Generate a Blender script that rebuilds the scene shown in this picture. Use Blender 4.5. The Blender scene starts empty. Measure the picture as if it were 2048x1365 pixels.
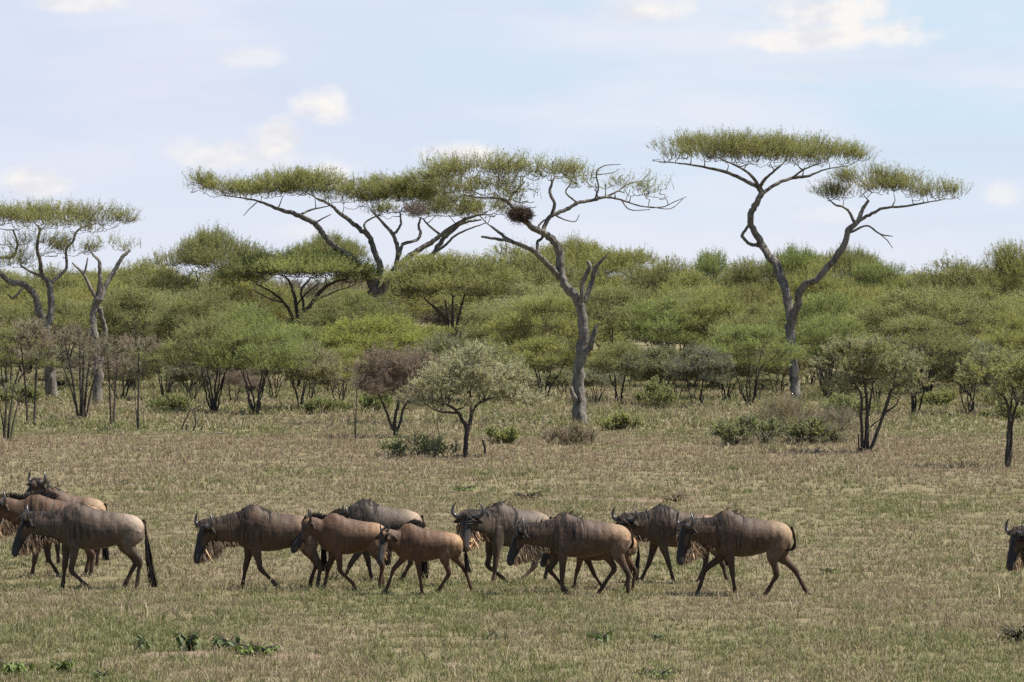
import bpy, math, random
import numpy as np
from mathutils import Vector, kdtree

# ------------------------------------------------------------------ camera, world, sun, exposure
SC = bpy.context.scene
COL = SC.collection
F = 8000.0      # focal length in photo pixels (photo 2048 x 1365)
HC = 4.7        # eye height over the plain (standing in an open-roofed car on a low rise)
YH = 593.0      # photo row of the true horizon
cam_d = bpy.data.cameras.new('camera')
cam = bpy.data.objects.new('camera', cam_d); COL.objects.link(cam)
cam.location = (0, 0, HC); cam.rotation_euler = (math.radians(90), 0, 0)
cam_d.sensor_width = 36; cam_d.lens = 36 * F / 2048
cam_d.shift_y = -(682.5 - YH) / 2048
cam_d.clip_start = 1; cam_d.clip_end = 20000
SC.camera = cam

SUN_EL, SUN_AZ = math.radians(61), math.radians(93)   # azimuth measured from the view axis (+Y) towards the right (+X)
SUN_DIR = Vector((math.sin(SUN_AZ)*math.cos(SUN_EL), math.cos(SUN_AZ)*math.cos(SUN_EL), math.sin(SUN_EL)))
sun_d = bpy.data.lights.new('sun', 'SUN'); sun_d.energy = 4.8; sun_d.angle = math.radians(0.6); sun_d.color = (1.0, 0.95, 0.86)
sun = bpy.data.objects.new('sun', sun_d); COL.objects.link(sun)
sun.rotation_euler = SUN_DIR.to_track_quat('Z', 'Y').to_euler(); sun.location = SUN_DIR * 500

SC.view_settings.view_transform = 'Standard'; SC.view_settings.look = 'None'
SC.view_settings.exposure = 1.05; SC.view_settings.gamma = 1.0
SC.view_settings.use_curve_mapping = False
SC.cycles.max_bounces = 6; SC.cycles.diffuse_bounces = 3; SC.cycles.glossy_bounces = 2
SC.cycles.transmission_bounces = 3; SC.cycles.caustics_reflective = False; SC.cycles.caustics_refractive = False
SC.render.film_transparent = False; SC.cycles.use_denoising = False

world = bpy.data.worlds.new('World'); SC.world = world; world.use_nodes = True
WN, WL = world.node_tree.nodes, world.node_tree.links
WN.clear()
SKY_STRENGTH = 0.08
def wnode(t, **kw):
    n = WN.new(t)
    for k, v in kw.items(): setattr(n, k, v)
    return n
def wmath(op, a, b=None, c=None, clamp=False):
    n = WN.new('ShaderNodeMath'); n.operation = op; n.use_clamp = clamp
    for i, v in enumerate((a, b, c)):
        if v is None: continue
        if isinstance(v, (int, float)): n.inputs[i].default_value = v
        else: WL.new(v, n.inputs[i])
    return n.outputs[0]
def wmix(fac, a, b):
    n = WN.new('ShaderNodeMix'); n.data_type = 'RGBA'
    for s, v in ((n.inputs[0], fac), (n.inputs[6], a), (n.inputs[7], b)):
        if isinstance(v, (int, float)): s.default_value = v
        elif isinstance(v, tuple): s.default_value = v
        else: WL.new(v, s)
    return n.outputs[2]
def wramp(v, lo, hi):
    n = WN.new('ShaderNodeMapRange'); n.interpolation_type = 'SMOOTHSTEP'; n.clamp = True
    WL.new(v, n.inputs[0]); n.inputs[1].default_value = lo; n.inputs[2].default_value = hi
    return n.outputs[0]
sky = wnode('ShaderNodeTexSky', sky_type='NISHITA', sun_disc=False, sun_elevation=SUN_EL, sun_rotation=SUN_AZ,
            altitude=1500, air_density=1.0, dust_density=0.6, ozone_density=1.5)
tc = wnode('ShaderNodeTexCoord'); sep = wnode('ShaderNodeSeparateXYZ'); WL.new(tc.outputs['Generated'], sep.inputs[0])
ysafe = wmath('MAXIMUM', wmath('ABSOLUTE', sep.outputs[1]), 0.05)
u = wmath('DIVIDE', sep.outputs[0], ysafe); v = wmath('DIVIDE', sep.outputs[2], ysafe)
comb = wnode('ShaderNodeCombineXYZ'); WL.new(u, comb.inputs[0]); WL.new(v, comb.inputs[1]); WL.new(sep.outputs[1], comb.inputs[2])
def wnoise(scale, sx, sy, detail, rough, off=0.0):
    m = wnode('ShaderNodeMapping'); WL.new(comb.outputs[0], m.inputs[0]); m.inputs['Scale'].default_value = (sx, sy, 1); m.inputs['Location'].default_value = (off, off*.7, 0)
    n = wnode('ShaderNodeTexNoise'); WL.new(m.outputs[0], n.inputs['Vector'])
    n.inputs['Scale'].default_value = scale; n.inputs['Detail'].default_value = detail; n.inputs['Roughness'].default_value = rough
    return n.outputs[0]
S = 1.0 / SKY_STRENGTH / 2**SC.view_settings.exposure      # sky colours as seen at this exposure
def sc(c): return (c[0]*S, c[1]*S, c[2]*S, 1)
# thin veil of high cloud low in the sky, bluer where it thins
veil_n = wnoise(9, 1.0, 4.5, 6, 0.55)
base_hi = wmix(wramp(u, -0.10, 0.11), sc((.690, .765, .925)), sc((.625, .790, .935)))
base = wmix(wramp(v, 0.0, 0.055), sc((.775, .815, .915)), base_hi)
streak = wmix(wramp(veil_n, 0.42, 0.72), base, sc((.81, .835, .935)))
band = wmath('MULTIPLY', wramp(wnoise(7, .8, 9, 5, .5, 3.1), .52, .75), 0.4)
streak = wmix(band, streak, sc((.655, .695, .86)))
low = wramp(sep.outputs[2], 0.42, 0.06)
col = wmix(low, sky.outputs[0], streak)
# heaped clouds: (photo col, row, half width, half height, strength)
CL = [(1560, 82, 125, 26, .85), (1705, 72, 140, 38, .95), (1650, 28, 125, 50, .95), (1310, 22, 105, 36, .9), (160, 6, 90, 24, .75), (502, 118, 55, 22, .5),
      (655, 216, 55, 36, .9), (455, 312, 175, 34, .7), (545, 286, 58, 40, .95), (58, 366, 66, 32, .9), (650, 352, 46, 26, .9),
      (925, 308, 80, 28, .95), (2006, 396, 38, 28, .6), (1597, 158, 52, 13, .3), (590, 465, 60, 24, .45), (1650, 430, 60, 16, .3)]
nz = wmath('SUBTRACT', wnoise(75, 1, 1.25, 7, 0.58, 1.7), 0.5)
nz2 = wmath('SUBTRACT', wnoise(26, 1, 1.4, 4, 0.5, 5.2), 0.5)
acc = None
for (cx, cy, hw, hh, st) in CL:
    hw *= 1.12; hh *= 1.12
    du = wmath('MULTIPLY', wmath('SUBTRACT', u, (cx-1024)/F), F/hw)
    dv = wmath('MULTIPLY', wmath('SUBTRACT', v, (YH-cy)/F), F/hh)
    dvn = wmath('MULTIPLY', wmath('MINIMUM', dv, 0.0), 1.25)      # flatter base
    dv = wmath('ADD', wmath('MAXIMUM', dv, 0.0), dvn)
    d = wmath('SQRT', wmath('ADD', wmath('MULTIPLY', du, du), wmath('MULTIPLY', dv, dv)))
    e = wmath('ADD', wmath('SUBTRACT', 1.0, d), wmath('ADD', wmath('MULTIPLY', nz, 2.2), wmath('MULTIPLY', nz2, 1.3)))
    m = wmath('MULTIPLY', wramp(e, -0.16, 0.72), st*1.08)
    acc = m if acc is None else wmath('MAXIMUM', acc, m)
front = wramp(sep.outputs[1], 0.1, 0.3)
acc = wmath('MULTIPLY', acc, front)
cl_col = wmix(wramp(wnoise(55, 1, 1.8, 6, .6, 8.8), .36, .58), sc((.80, .80, .85)), sc((.965, .935, .91)))
col = wmix(acc, col, cl_col)
bg = wnode('ShaderNodeBackground'); bg.inputs[1].default_value = SKY_STRENGTH; WL.new(col, bg.inputs[0])
wo = wnode('ShaderNodeOutputWorld'); WL.new(bg.outputs[0], wo.inputs[0])

# ------------------------------------------------------------------ helpers
R = np.random.RandomState(11)
random.seed(5)
def P(px, py, Y): return np.array([(px-1024)*Y/F, Y, HC-(py-YH)*Y/F])
def gY(py): return F*HC/(py-YH)
def G(px, py): Y = gY(py); return np.array([(px-1024)*Y/F, Y, 0.0])

def vnoise(x, y, seed=0):
    xi = np.floor(x).astype(np.int64); yi = np.floor(y).astype(np.int64); fx = x-xi; fy = y-yi
    fx = fx*fx*(3-2*fx); fy = fy*fy*(3-2*fy)
    def h(a, b):
        n = (a*374761393 + b*668265263 + seed*1442695041) & 0xffffffff
        n = ((n ^ (n >> 13))*1274126177) & 0xffffffff
        return ((n ^ (n >> 16)) & 0xffff)/65535.0
    return (h(xi, yi)*(1-fx)+h(xi+1, yi)*fx)*(1-fy) + (h(xi, yi+1)*(1-fx)+h(xi+1, yi+1)*fx)*fy
def fbm(x, y, seed=0, o=3):
    s = 0; a = .5; t = 0
    for i in range(o):
        s = s + a*vnoise(x*2**i, y*2**i, seed+i*7); t += a; a *= .55
    return s/t
def norm(a): return a/np.maximum(np.linalg.norm(a, axis=-1, keepdims=True), 1e-9)

class Geo:
    def __init__(s): s.V = []; s.C = []; s.Fc = {}; s.n = 0
    def add(s, V, Fa, C):
        V = np.asarray(V, float).reshape(-1, 3); C = np.asarray(C, float)
        if C.ndim == 1: C = np.tile(C, (len(V), 1))
        Fa = np.asarray(Fa, np.int64); s.V.append(V); s.C.append(C)
        s.Fc.setdefault(Fa.shape[1], []).append(Fa+s.n); s.n += len(V)
    def mesh(s, name, mat, smooth=False, off=None):
        V = np.concatenate(s.V); C = np.concatenate(s.C)
        if off is not None: V = V-np.asarray(off)
        return make_mesh(name, V, [np.concatenate(f) for f in s.Fc.values()], mat, C, smooth)
def make_mesh(name, V, faces, mat, C=None, smooth=False):
    me = bpy.data.meshes.new(name)
    me.vertices.add(len(V)); me.vertices.foreach_set('co', np.ascontiguousarray(V, np.float32).ravel())
    L = np.concatenate([f.ravel() for f in faces]).astype(np.int32)
    tot = np.concatenate([np.full(len(f), f.shape[1], np.int32) for f in faces])
    st = np.concatenate([[0], np.cumsum(tot)[:-1]]).astype(np.int32)
    me.loops.add(len(L)); me.loops.foreach_set('vertex_index', L)
    me.polygons.add(len(tot)); me.polygons.foreach_set('loop_start', st)
    me.update(calc_edges=True)
    me.polygons.foreach_set('use_smooth', np.full(len(tot), smooth, bool))
    if C is not None:
        a = me.attributes.new('Col', 'FLOAT_COLOR', 'POINT')
        a.data.foreach_set('color', np.concatenate([C[:, :3], np.ones((len(C), 1))], 1).astype(np.float32).ravel())
    if mat: me.materials.append(mat)
    return me
def link(name, me, parent=None, loc=None):
    o = bpy.data.objects.new(name, me); COL.objects.link(o)
    if parent is not None: o.parent = parent
    if loc is not None: o.location = Vector(loc)
    return o
def tag(o, label=None, cat=None, group=None, kind=None):
    if label: o['label'] = label
    if cat: o['category'] = cat
    if group: o['group'] = group
    if kind: o['kind'] = kind
    return o
def empty(name, loc, label, cat, group=None):
    o = bpy.data.objects.new(name, None); COL.objects.link(o); o.location = Vector(loc); o.empty_display_size = .2
    return tag(o, label, cat, group)

def catmull(pts, n=4):
    pts = np.asarray(pts, float)
    if len(pts) < 3:
        t = np.linspace(0, 1, n+1)[:, None]; return pts[0]*(1-t)+pts[-1]*t
    p = np.vstack([2*pts[0]-pts[1], pts, 2*pts[-1]-pts[-2]]); out = []
    for i in range(1, len(p)-2):
        for t in np.arange(n)/n:
            a, b, c, d = p[i-1], p[i], p[i+1], p[i+2]
            out.append(.5*((2*b)+(c-a)*t+(2*a-5*b+4*c-d)*t*t+(3*b-a-3*c+d)*t**3))
    out.append(p[-2]); return np.array(out)
def frames(pts):
    T = norm(np.gradient(pts, axis=0)); ref = np.array([0, 1, 0.]) if abs(T[0][1]) < .9 else np.array([1., 0, 0])
    U = np.zeros_like(pts); prev = norm(np.cross(np.cross(T[0], ref), T[0]))
    for i in range(len(pts)):
        q = prev-T[i]*np.dot(prev, T[i]); prev = q/max(np.linalg.norm(q), 1e-9); U[i] = prev
    return T, U, np.cross(T, U)
def tube(pts, rad, sides=6, rough=0.0, su=1.0, sv=1.0, seed=0):
    pts = np.asarray(pts, float); rad = np.asarray(rad, float); n = len(pts); T, U, W = frames(pts)
    a = np.arange(sides)*2*np.pi/sides
    r = np.repeat(rad[:, None], sides, 1)
    if rough:
        rs = np.random.RandomState(seed+n); lob = 1+rough*.8*np.cos(a*3+rs.rand()*6)[None, :]
        r = r*(1+rough*(rs.rand(n, sides)-.5))*lob
    V = pts[:, None, :]+U[:, None, :]*(np.cos(a)*su)[None, :, None]*r[..., None]+W[:, None, :]*(np.sin(a)*sv)[None, :, None]*r[..., None]
    V = V.reshape(-1, 3); i = np.arange(n-1)[:, None]*sides; j = np.arange(sides)[None, :]; jn = (j+1) % sides
    Q = np.stack([i+j, i+jn, i+sides+jn, i+sides+j], -1).reshape(-1, 4)
    return V, Q
def add_tube(g, pts, rad, col, sides=6, rough=0.0, cap=True, seed=0):
    V, Q = tube(pts, rad, sides, rough, seed=seed); b = g.n; g.add(V, Q, col)
    if cap:
        n = len(V); V2 = np.vstack([V[-sides:], [pts[-1]]]); k = np.arange(sides)
        g.add(V2, np.stack([k, (k+1) % sides, np.full(sides, sides)], 1), col)

# ------------------------------------------------------------------ materials
def mat(name):
    m = bpy.data.materials.new(name); m.use_nodes = True; m.node_tree.nodes.clear(); return m, m.node_tree.nodes, m.node_tree.links
def leaf_mat(name, trans=.38, tint=(1.15, 1.12, .75), rough=.6, spec=.25):
    m, N, L = mat(name)
    at = N.new('ShaderNodeAttribute'); at.attribute_name = 'Col'; oi = N.new('ShaderNodeObjectInfo')
    mx = N.new('ShaderNodeMix'); mx.data_type = 'RGBA'; mx.blend_type = 'MULTIPLY'; mx.inputs[0].default_value = 1
    L.new(at.outputs['Color'], mx.inputs[6]); L.new(oi.outputs['Color'], mx.inputs[7])
    p = N.new('ShaderNodeBsdfPrincipled'); p.inputs['Roughness'].default_value = rough; p.inputs['Specular IOR Level'].default_value = spec
    L.new(mx.outputs[2], p.inputs['Base Color'])
    tm = N.new('ShaderNodeMix'); tm.data_type = 'RGBA'; tm.blend_type = 'MULTIPLY'; tm.inputs[0].default_value = 1
    L.new(mx.outputs[2], tm.inputs[6]); tm.inputs[7].default_value = (*tint, 1)
    t = N.new('ShaderNodeBsdfTranslucent'); L.new(tm.outputs[2], t.inputs[0])
    s = N.new('ShaderNodeMixShader'); s.inputs[0].default_value = trans; L.new(p.outputs[0], s.inputs[1]); L.new(t.outputs[0], s.inputs[2])
    o = N.new('ShaderNodeOutputMaterial'); L.new(s.outputs[0], o.inputs[0]); return m
def bark_mat(name, c1, c2, scale=5):
    m, N, L = mat(name)
    tcn = N.new('ShaderNodeTexCoord'); mp = N.new('ShaderNodeMapping'); mp.inputs['Scale'].default_value = (1, 1, .28)
    L.new(tcn.outputs['Object'], mp.inputs[0])
    n = N.new('ShaderNodeTexNoise'); n.inputs['Scale'].default_value = scale; n.inputs['Detail'].default_value = 8; n.inputs['Roughness'].default_value = .7
    L.new(mp.outputs[0], n.inputs['Vector'])
    n2 = N.new('ShaderNodeTexNoise'); n2.inputs['Scale'].default_value = scale*4.5; n2.inputs['Detail'].default_value = 5; n2.inputs['Distortion'].default_value = .6
    L.new(mp.outputs[0], n2.inputs['Vector'])
    ad = N.new('ShaderNodeMath'); ad.operation = 'MULTIPLY_ADD'; ad.inputs[1].default_value = .55; L.new(n2.outputs[0], ad.inputs[0]); L.new(n.outputs[0], ad.inputs[2])
    r = N.new('ShaderNodeMapRange'); r.inputs[1].default_value = .58; r.inputs[2].default_value = .98; L.new(ad.outputs[0], r.inputs[0])
    mx = N.new('ShaderNodeMix'); mx.data_type = 'RGBA'; mx.inputs[6].default_value = (*c1, 1); mx.inputs[7].default_value = (*c2, 1); L.new(r.outputs[0], mx.inputs[0])
    p = N.new('ShaderNodeBsdfPrincipled'); p.inputs['Roughness'].default_value = .85; L.new(mx.outputs[2], p.inputs['Base Color'])
    b = N.new('ShaderNodeBump'); b.inputs['Strength'].default_value = .9; b.inputs['Distance'].default_value = .10; L.new(ad.outputs[0], b.inputs['Height']); L.new(b.outputs[0], p.inputs['Normal'])
    o = N.new('ShaderNodeOutputMaterial'); L.new(p.outputs[0], o.inputs[0]); return m
def coat_mat(name, rough=.5, spec=.35, nscale=45, amt=.35, sheen=0.0):
    m, N, L = mat(name)
    at = N.new('ShaderNodeAttribute'); at.attribute_name = 'Col'
    tcn = N.new('ShaderNodeTexCoord'); mp = N.new('ShaderNodeMapping'); mp.inputs['Scale'].default_value = (1, 1, .22); L.new(tcn.outputs['Object'], mp.inputs[0])
    n = N.new('ShaderNodeTexNoise'); n.inputs['Scale'].default_value = nscale; n.inputs['Detail'].default_value = 4; L.new(mp.outputs[0], n.inputs['Vector'])
    r = N.new('ShaderNodeMapRange'); r.inputs[1].default_value = .3; r.inputs[2].default_value = .7; r.inputs[3].default_value = 1-amt; r.inputs[4].default_value = 1+amt; L.new(n.outputs[0], r.inputs[0])
    v_ = N.new('ShaderNodeVectorMath'); v_.operation = 'SCALE'; L.new(at.outputs['Color'], v_.inputs[0]); L.new(r.outputs[0], v_.inputs['Scale'])
    p = N.new('ShaderNodeBsdfPrincipled'); p.inputs['Roughness'].default_value = rough; p.inputs['Specular IOR Level'].default_value = spec
    L.new(v_.outputs[0], p.inputs['Base Color'])
    p.inputs['Sheen Weight'].default_value = sheen; p.inputs['Sheen Roughness'].default_value = .45; p.inputs['Sheen Tint'].default_value = (.95, .80, .66, 1)
    b = N.new('ShaderNodeBump'); b.inputs['Strength'].default_value = .35; b.inputs['Distance'].default_value = .012; L.new(n.outputs[0], b.inputs['Height']); L.new(b.outputs[0], p.inputs['Normal'])
    o = N.new('ShaderNodeOutputMaterial'); L.new(p.outputs[0], o.inputs[0]); return m
M_LEAF = leaf_mat('acacia_leaf', .42); M_GRASS = leaf_mat('grass_blade', .3, (1.05, 1.05, .8), .6, .15)
M_WEED = leaf_mat('broad_leaf', .25, (1.1, 1.2, .6), .6, .15)
M_BARK = bark_mat('acacia_bark', (.026, .022, .018), (.255, .225, .185))
M_BARKD = bark_mat('dark_bark', (.020, .015, .012), (.085, .066, .05), 9)
M_DEAD = bark_mat('dead_wood', (.05, .043, .036), (.27, .235, .195), 6)
M_COAT = coat_mat('wildebeest_coat', .62, .25, 55, .42, .12); M_HAIR = coat_mat('wildebeest_hair', .75, .08, 60, .25); M_HORN = coat_mat('wildebeest_horn', .32, .5, 30, .3)

# ------------------------------------------------------------------ ground
def ground_material():
    m, N, L = mat('savanna_soil')
    tcn = N.new('ShaderNodeTexCoord')
    def nz(s, d, sc_=(1, 1, 1)):
        mp = N.new('ShaderNodeMapping'); mp.inputs['Scale'].default_value = sc_; L.new(tcn.outputs['Object'], mp.inputs[0])
        n = N.new('ShaderNodeTexNoise'); n.inputs['Scale'].default_value = s; n.inputs['Detail'].default_value = d; n.inputs['Roughness'].default_value = .65; L.new(mp.outputs[0], n.inputs['Vector']); return n.outputs[0]
    def mixc(f, a, b, lo=.4, hi=.6):
        r = N.new('ShaderNodeMapRange'); r.inputs[1].default_value = lo; r.inputs[2].default_value = hi; L.new(f, r.inputs[0])
        x = N.new('ShaderNodeMix'); x.data_type = 'RGBA'; L.new(r.outputs[0], x.inputs[0])
        for s, v_ in ((x.inputs[6], a), (x.inputs[7], b)):
            if isinstance(v_, tuple): s.default_value = (*v_, 1)
            else: L.new(v_, s)
        return x.outputs[2]
    c = mixc(nz(.35, 5), (.165, .135, .08), (.135, .125, .06), .38, .62)
    c = mixc(nz(3.0, 6), c, (.195, .152, .10), .5, .7)
    c = mixc(nz(22, 4), c, (.10, .08, .05), .55, .78)
    p = N.new('ShaderNodeBsdfPrincipled'); p.inputs['Roughness'].default_value = .95; p.inputs['Specular IOR Level'].default_value = .1; L.new(c, p.inputs['Base Color'])
    b = N.new('ShaderNodeBump'); b.inputs['Strength'].default_value = .8; b.inputs['Distance'].default_value = .05; L.new(nz(12, 6), b.inputs['Height']); L.new(b.outputs[0], p.inputs['Normal'])
    o = N.new('ShaderNodeOutputMaterial'); L.new(p.outputs[0], o.inputs[0]); return m
def ground_z(x, y):
    # trampled, tussocky soil: hollows of a few centimetres, flattening out far away
    x = np.asarray(x, float); y = np.asarray(y, float)
    z = (fbm(x*1.9, y*1.5, 51, 3)-.62)*.13+(fbm(x*.22, y*.16, 53, 2)-.55)*.10
    f = np.clip((y-38)/4, 0, 1)*np.clip((230-y)/25, 0, 1)*np.clip((40-np.abs(x))/5, 0, 1)
    return z*f
gx = np.concatenate([[-6000, -900, -140], np.arange(-42, 42.1, .28), [140, 900, 6000]]); gy_ = np.concatenate([[-300, 0], np.arange(34, 110, .26), np.arange(110, 240, .5), [400, 1200, 9000]])
GX, GY = np.meshgrid(gx, gy_); gi = np.arange(GX.size).reshape(GX.shape)
g = Geo(); g.add(np.stack([GX.ravel(), GY.ravel(), ground_z(GX.ravel(), GY.ravel())], 1), np.stack([gi[:-1, :-1], gi[:-1, 1:], gi[1:, 1:], gi[1:, :-1]], -1).reshape(-1, 4), (.2, .2, .2))
tag(link('ground', g.mesh('ground', ground_material(), True)), kind='structure')

def soil_mat():
    m, N, L = mat('bare_soil')
    tcn = N.new('ShaderNodeTexCoord'); n = N.new('ShaderNodeTexNoise'); n.inputs['Scale'].default_value = 9; n.inputs['Detail'].default_value = 7; L.new(tcn.outputs['Object'], n.inputs['Vector'])
    x = N.new('ShaderNodeMix'); x.data_type = 'RGBA'; x.inputs[6].default_value = (.10, .066, .046, 1); x.inputs[7].default_value = (.22, .155, .11, 1); L.new(n.outputs[0], x.inputs[0])
    p = N.new('ShaderNodeBsdfPrincipled'); p.inputs['Roughness'].default_value = 1; L.new(x.outputs[2], p.inputs['Base Color'])
    b = N.new('ShaderNodeBump'); b.inputs['Distance'].default_value = .05; L.new(n.outputs[0], b.inputs['Height']); L.new(b.outputs[0], p.inputs['Normal'])
    o = N.new('ShaderNodeOutputMaterial'); L.new(p.outputs[0], o.inputs[0]); return m
M_SOIL = soil_mat()
PATCHES = []   # (x, y, rx, ry): bare earth where the grass thins out
def soil_patch(px, py, rx, ry, seed):
    c = G(px, py); PATCHES.append((c[0], c[1], rx, ry)); a = np.linspace(0, 2*np.pi, 40, endpoint=False)
    r = 1+.35*(fbm(np.cos(a)*2+seed*5, np.sin(a)*2, seed)-.5)*2
    rings = [np.array([[0, 0, .02]])]; 
    for k, h in ((.35, .045), (.7, .03), (1, .004)): rings.append(np.stack([np.cos(a)*rx*r*k, np.sin(a)*ry*r*k, np.full(40, h)*.45], 1))
    V = np.vstack(rings); k = np.arange(40); kn = (k+1) % 40; V[:, 2] += ground_z(V[:, 0]+c[0], V[:, 1]+c[1])-.004; q = Geo()
    q.add(V, np.stack([np.zeros(40, int), 1+k, 1+kn], 1), (1, 1, 1))
    for s in (0, 1): q.Fc.setdefault(4, []).append(np.stack([1+40*s+k, 41+40*s+k, 41+40*s+kn, 1+40*s+kn], 1))
    tag(link('soil_patch', q.mesh('soil_patch', M_SOIL, True), loc=c), kind='structure')
soil_patch(380, 1307, .68, .42, 1); soil_patch(590, 1312, .35, .3, 2); soil_patch(1220, 997, 2.4, 1.3, 3); soil_patch(255, 972, .35, .5, 4)

# ------------------------------------------------------------------ grass
STRAW = np.array([.315, .255, .165]); DRY = np.array([.27, .200, .145]); GREEN = np.array([.165, .178, .072]); OLIVE = np.array([.235, .212, .118]); PALE = np.array([.43, .37, .27])
def grass_points(n, y0, y1):
    # uniform over the ground in a wedge a little wider than the view
    Y = np.sqrt(R.rand(n)*(y1**2-y0**2)+y0**2); X = (R.rand(n)*2-1)*(Y*.142+2.4); return X, Y
def grass_band(n, y0, y1, wid, h0, h1, clump):
    m = n//clump; X, Y = grass_points(m, y0, y1)
    d = fbm(X*.9, Y*.35, 3)*.6+fbm(X*.22, Y*.08, 9)*.4
    keep = R.rand(m) < np.clip((d-.18)*3, .5, 1)
    for (cx, cy, rx, ry) in PATCHES:
        q = ((X-cx)/rx)**2+((Y-cy)/ry)**2; keep &= (q > 1) | (R.rand(m) < .6)
    X, Y, d = X[keep], Y[keep], d[keep]; m = len(X)
    gr = fbm(X*.35, Y*.13, 21)*.55+fbm(X*1.6, Y*.6, 5)*.45
    zone = np.interp(Y, [45, 56, 64, 75, 95, 107, 118, 131, 137, 150, 165, 200], [.07, .04, .0, -.04, .0, -.06, -.13, -.10, .05, .10, .03, .08])
    gz = np.clip((gr+zone-.43)*4.2, 0, 1)
    ht = (h0+(h1-h0)*R.rand(m)**1.6+(R.rand(m) < .02)*h1*1.1)*(.55+.9*fbm(X*.5, Y*.2, 31))
    X = np.repeat(X, clump); Y = np.repeat(Y, clump); gz = np.repeat(gz, clump); ht = np.repeat(ht, clump); k = len(X)
    X = X+R.randn(k)*.035; Y = Y+R.randn(k)*.035
    t = R.rand(k); green = t < gz*.75
    c = np.where((R.rand(k) < .5)[:, None], STRAW, OLIVE); dry = np.interp(Y, [95, 112, 131, 140], [.28, .62, .62, .25])
    c = np.where((R.rand(k) < dry)[:, None], DRY, c); c = np.where((R.rand(k) < .06)[:, None], PALE, c)
    c = np.where(green[:, None], GREEN*(.75+.6*R.rand(k))[:, None], c)*(.62+.76*R.rand(k))[:, None]
    h = ht*(.45+.75*R.rand(k)); ang = R.rand(k)*2*np.pi; lean = np.stack([np.cos(ang), np.sin(ang)], 1)*(h*(.2+1.1*R.rand(k)**1.3))[:, None]
    a2 = R.rand(k)*np.pi; w = wid*(.5+R.rand(k)); sx = np.cos(a2)*w; sy = np.sin(a2)*w*.6
    gz_ = ground_z(X, Y); b0 = np.stack([X-sx/2, Y-sy/2, gz_-.01], 1); b1 = np.stack([X+sx/2, Y+sy/2, gz_-.01], 1)
    tip = np.stack([X+lean[:, 0], Y+lean[:, 1], gz_+h], 1)
    mid = np.stack([X+lean[:, 0]*.3, Y+lean[:, 1]*.3, gz_+h*.6], 1)
    off = np.stack([sx, sy, np.zeros(k)], 1)*.36
    V = np.stack([b0, b1, mid+off, mid-off, tip], 1).reshape(-1, 3); i = np.arange(k)[:, None]*5
    return V, i+np.array([[0, 1, 2, 3]]), i+np.array([[3, 2, 4]]), np.repeat(c, 5, 0)
g = Geo()
for args in ((470000, 42, 66, .010, .035, .13, 6), (380000, 66, 96, .013, .035, .13, 6), (320000, 96, 140, .018, .05, .17, 6), (260000, 140, 215, .034, .08, .28, 5), (90000, 215, 330, .06, .15, .4, 4)):
    V, q4, q3, c = grass_band(*args); g.V.append(V); g.C.append(c); g.Fc.setdefault(4, []).append(q4+g.n); g.Fc.setdefault(3, []).append(q3+g.n); g.n += len(V)
tag(link('grass', g.mesh('grass', M_GRASS)), 'short dry straw and green grass covering the plain', 'grass', kind='stuff')

# ------------------------------------------------------------------ foliage and trees
YG = np.array([.300, .309, .116]); OG = np.array([.222, .226, .102]); DG = np.array([.125, .145, .06]); GREY = np.array([.26, .253, .178]); PUR = np.array([.24, .19, .16]); TW = np.array([.085, .065, .050])
def sprays(g, Pt, D, L, nl, la, lb, col, twig=.010, leafy=None, tw=TW):
    """twigs set with small leaflets: Pt start points, D directions, L lengths"""
    S_ = len(Pt)
    if S_ == 0: return
    side = norm(np.cross(D, R.randn(S_, 3)))*twig
    V = np.stack([Pt-side, Pt+side, Pt+D*L[:, None]], 1).reshape(-1, 3)
    g.add(V, np.arange(S_*3).reshape(-1, 3), np.repeat(tw*(.7+.7*R.rand(S_))[:, None], 3, 0))
    t = R.rand(S_, nl)*.85+.15
    pos = Pt[:, None, :]+D[:, None, :]*(L[:, None]*t)[..., None]+R.randn(S_, nl, 3)*(L*.065)[:, None, None]
    if leafy is None: leafy = np.ones(S_)
    keep = R.rand(S_, nl) < leafy[:, None]
    cc = np.repeat(col[:, None, :], nl, 1)*(.85+.3*R.rand(S_, nl))[..., None]
    dd = np.repeat(D[:, None, :], nl, 1)
    pos, cc, dd = pos[keep], cc[keep], dd[keep]; k = len(pos)
    a = norm(dd*.7+R.randn(k, 3)*.6); b = norm(np.cross(a, R.randn(k, 3)*.8+np.array([0, 0, 1.2])))
    s = (.65+.7*R.rand(k))[:, None]; a = a*la*s; b = b*lb*s
    V = np.stack([pos+a, pos+b, pos-a, pos-b], 1).reshape(-1, 3)
    g.add(V, np.arange(k*4).reshape(-1, 4), np.repeat(cc, 4, 0))
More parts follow.
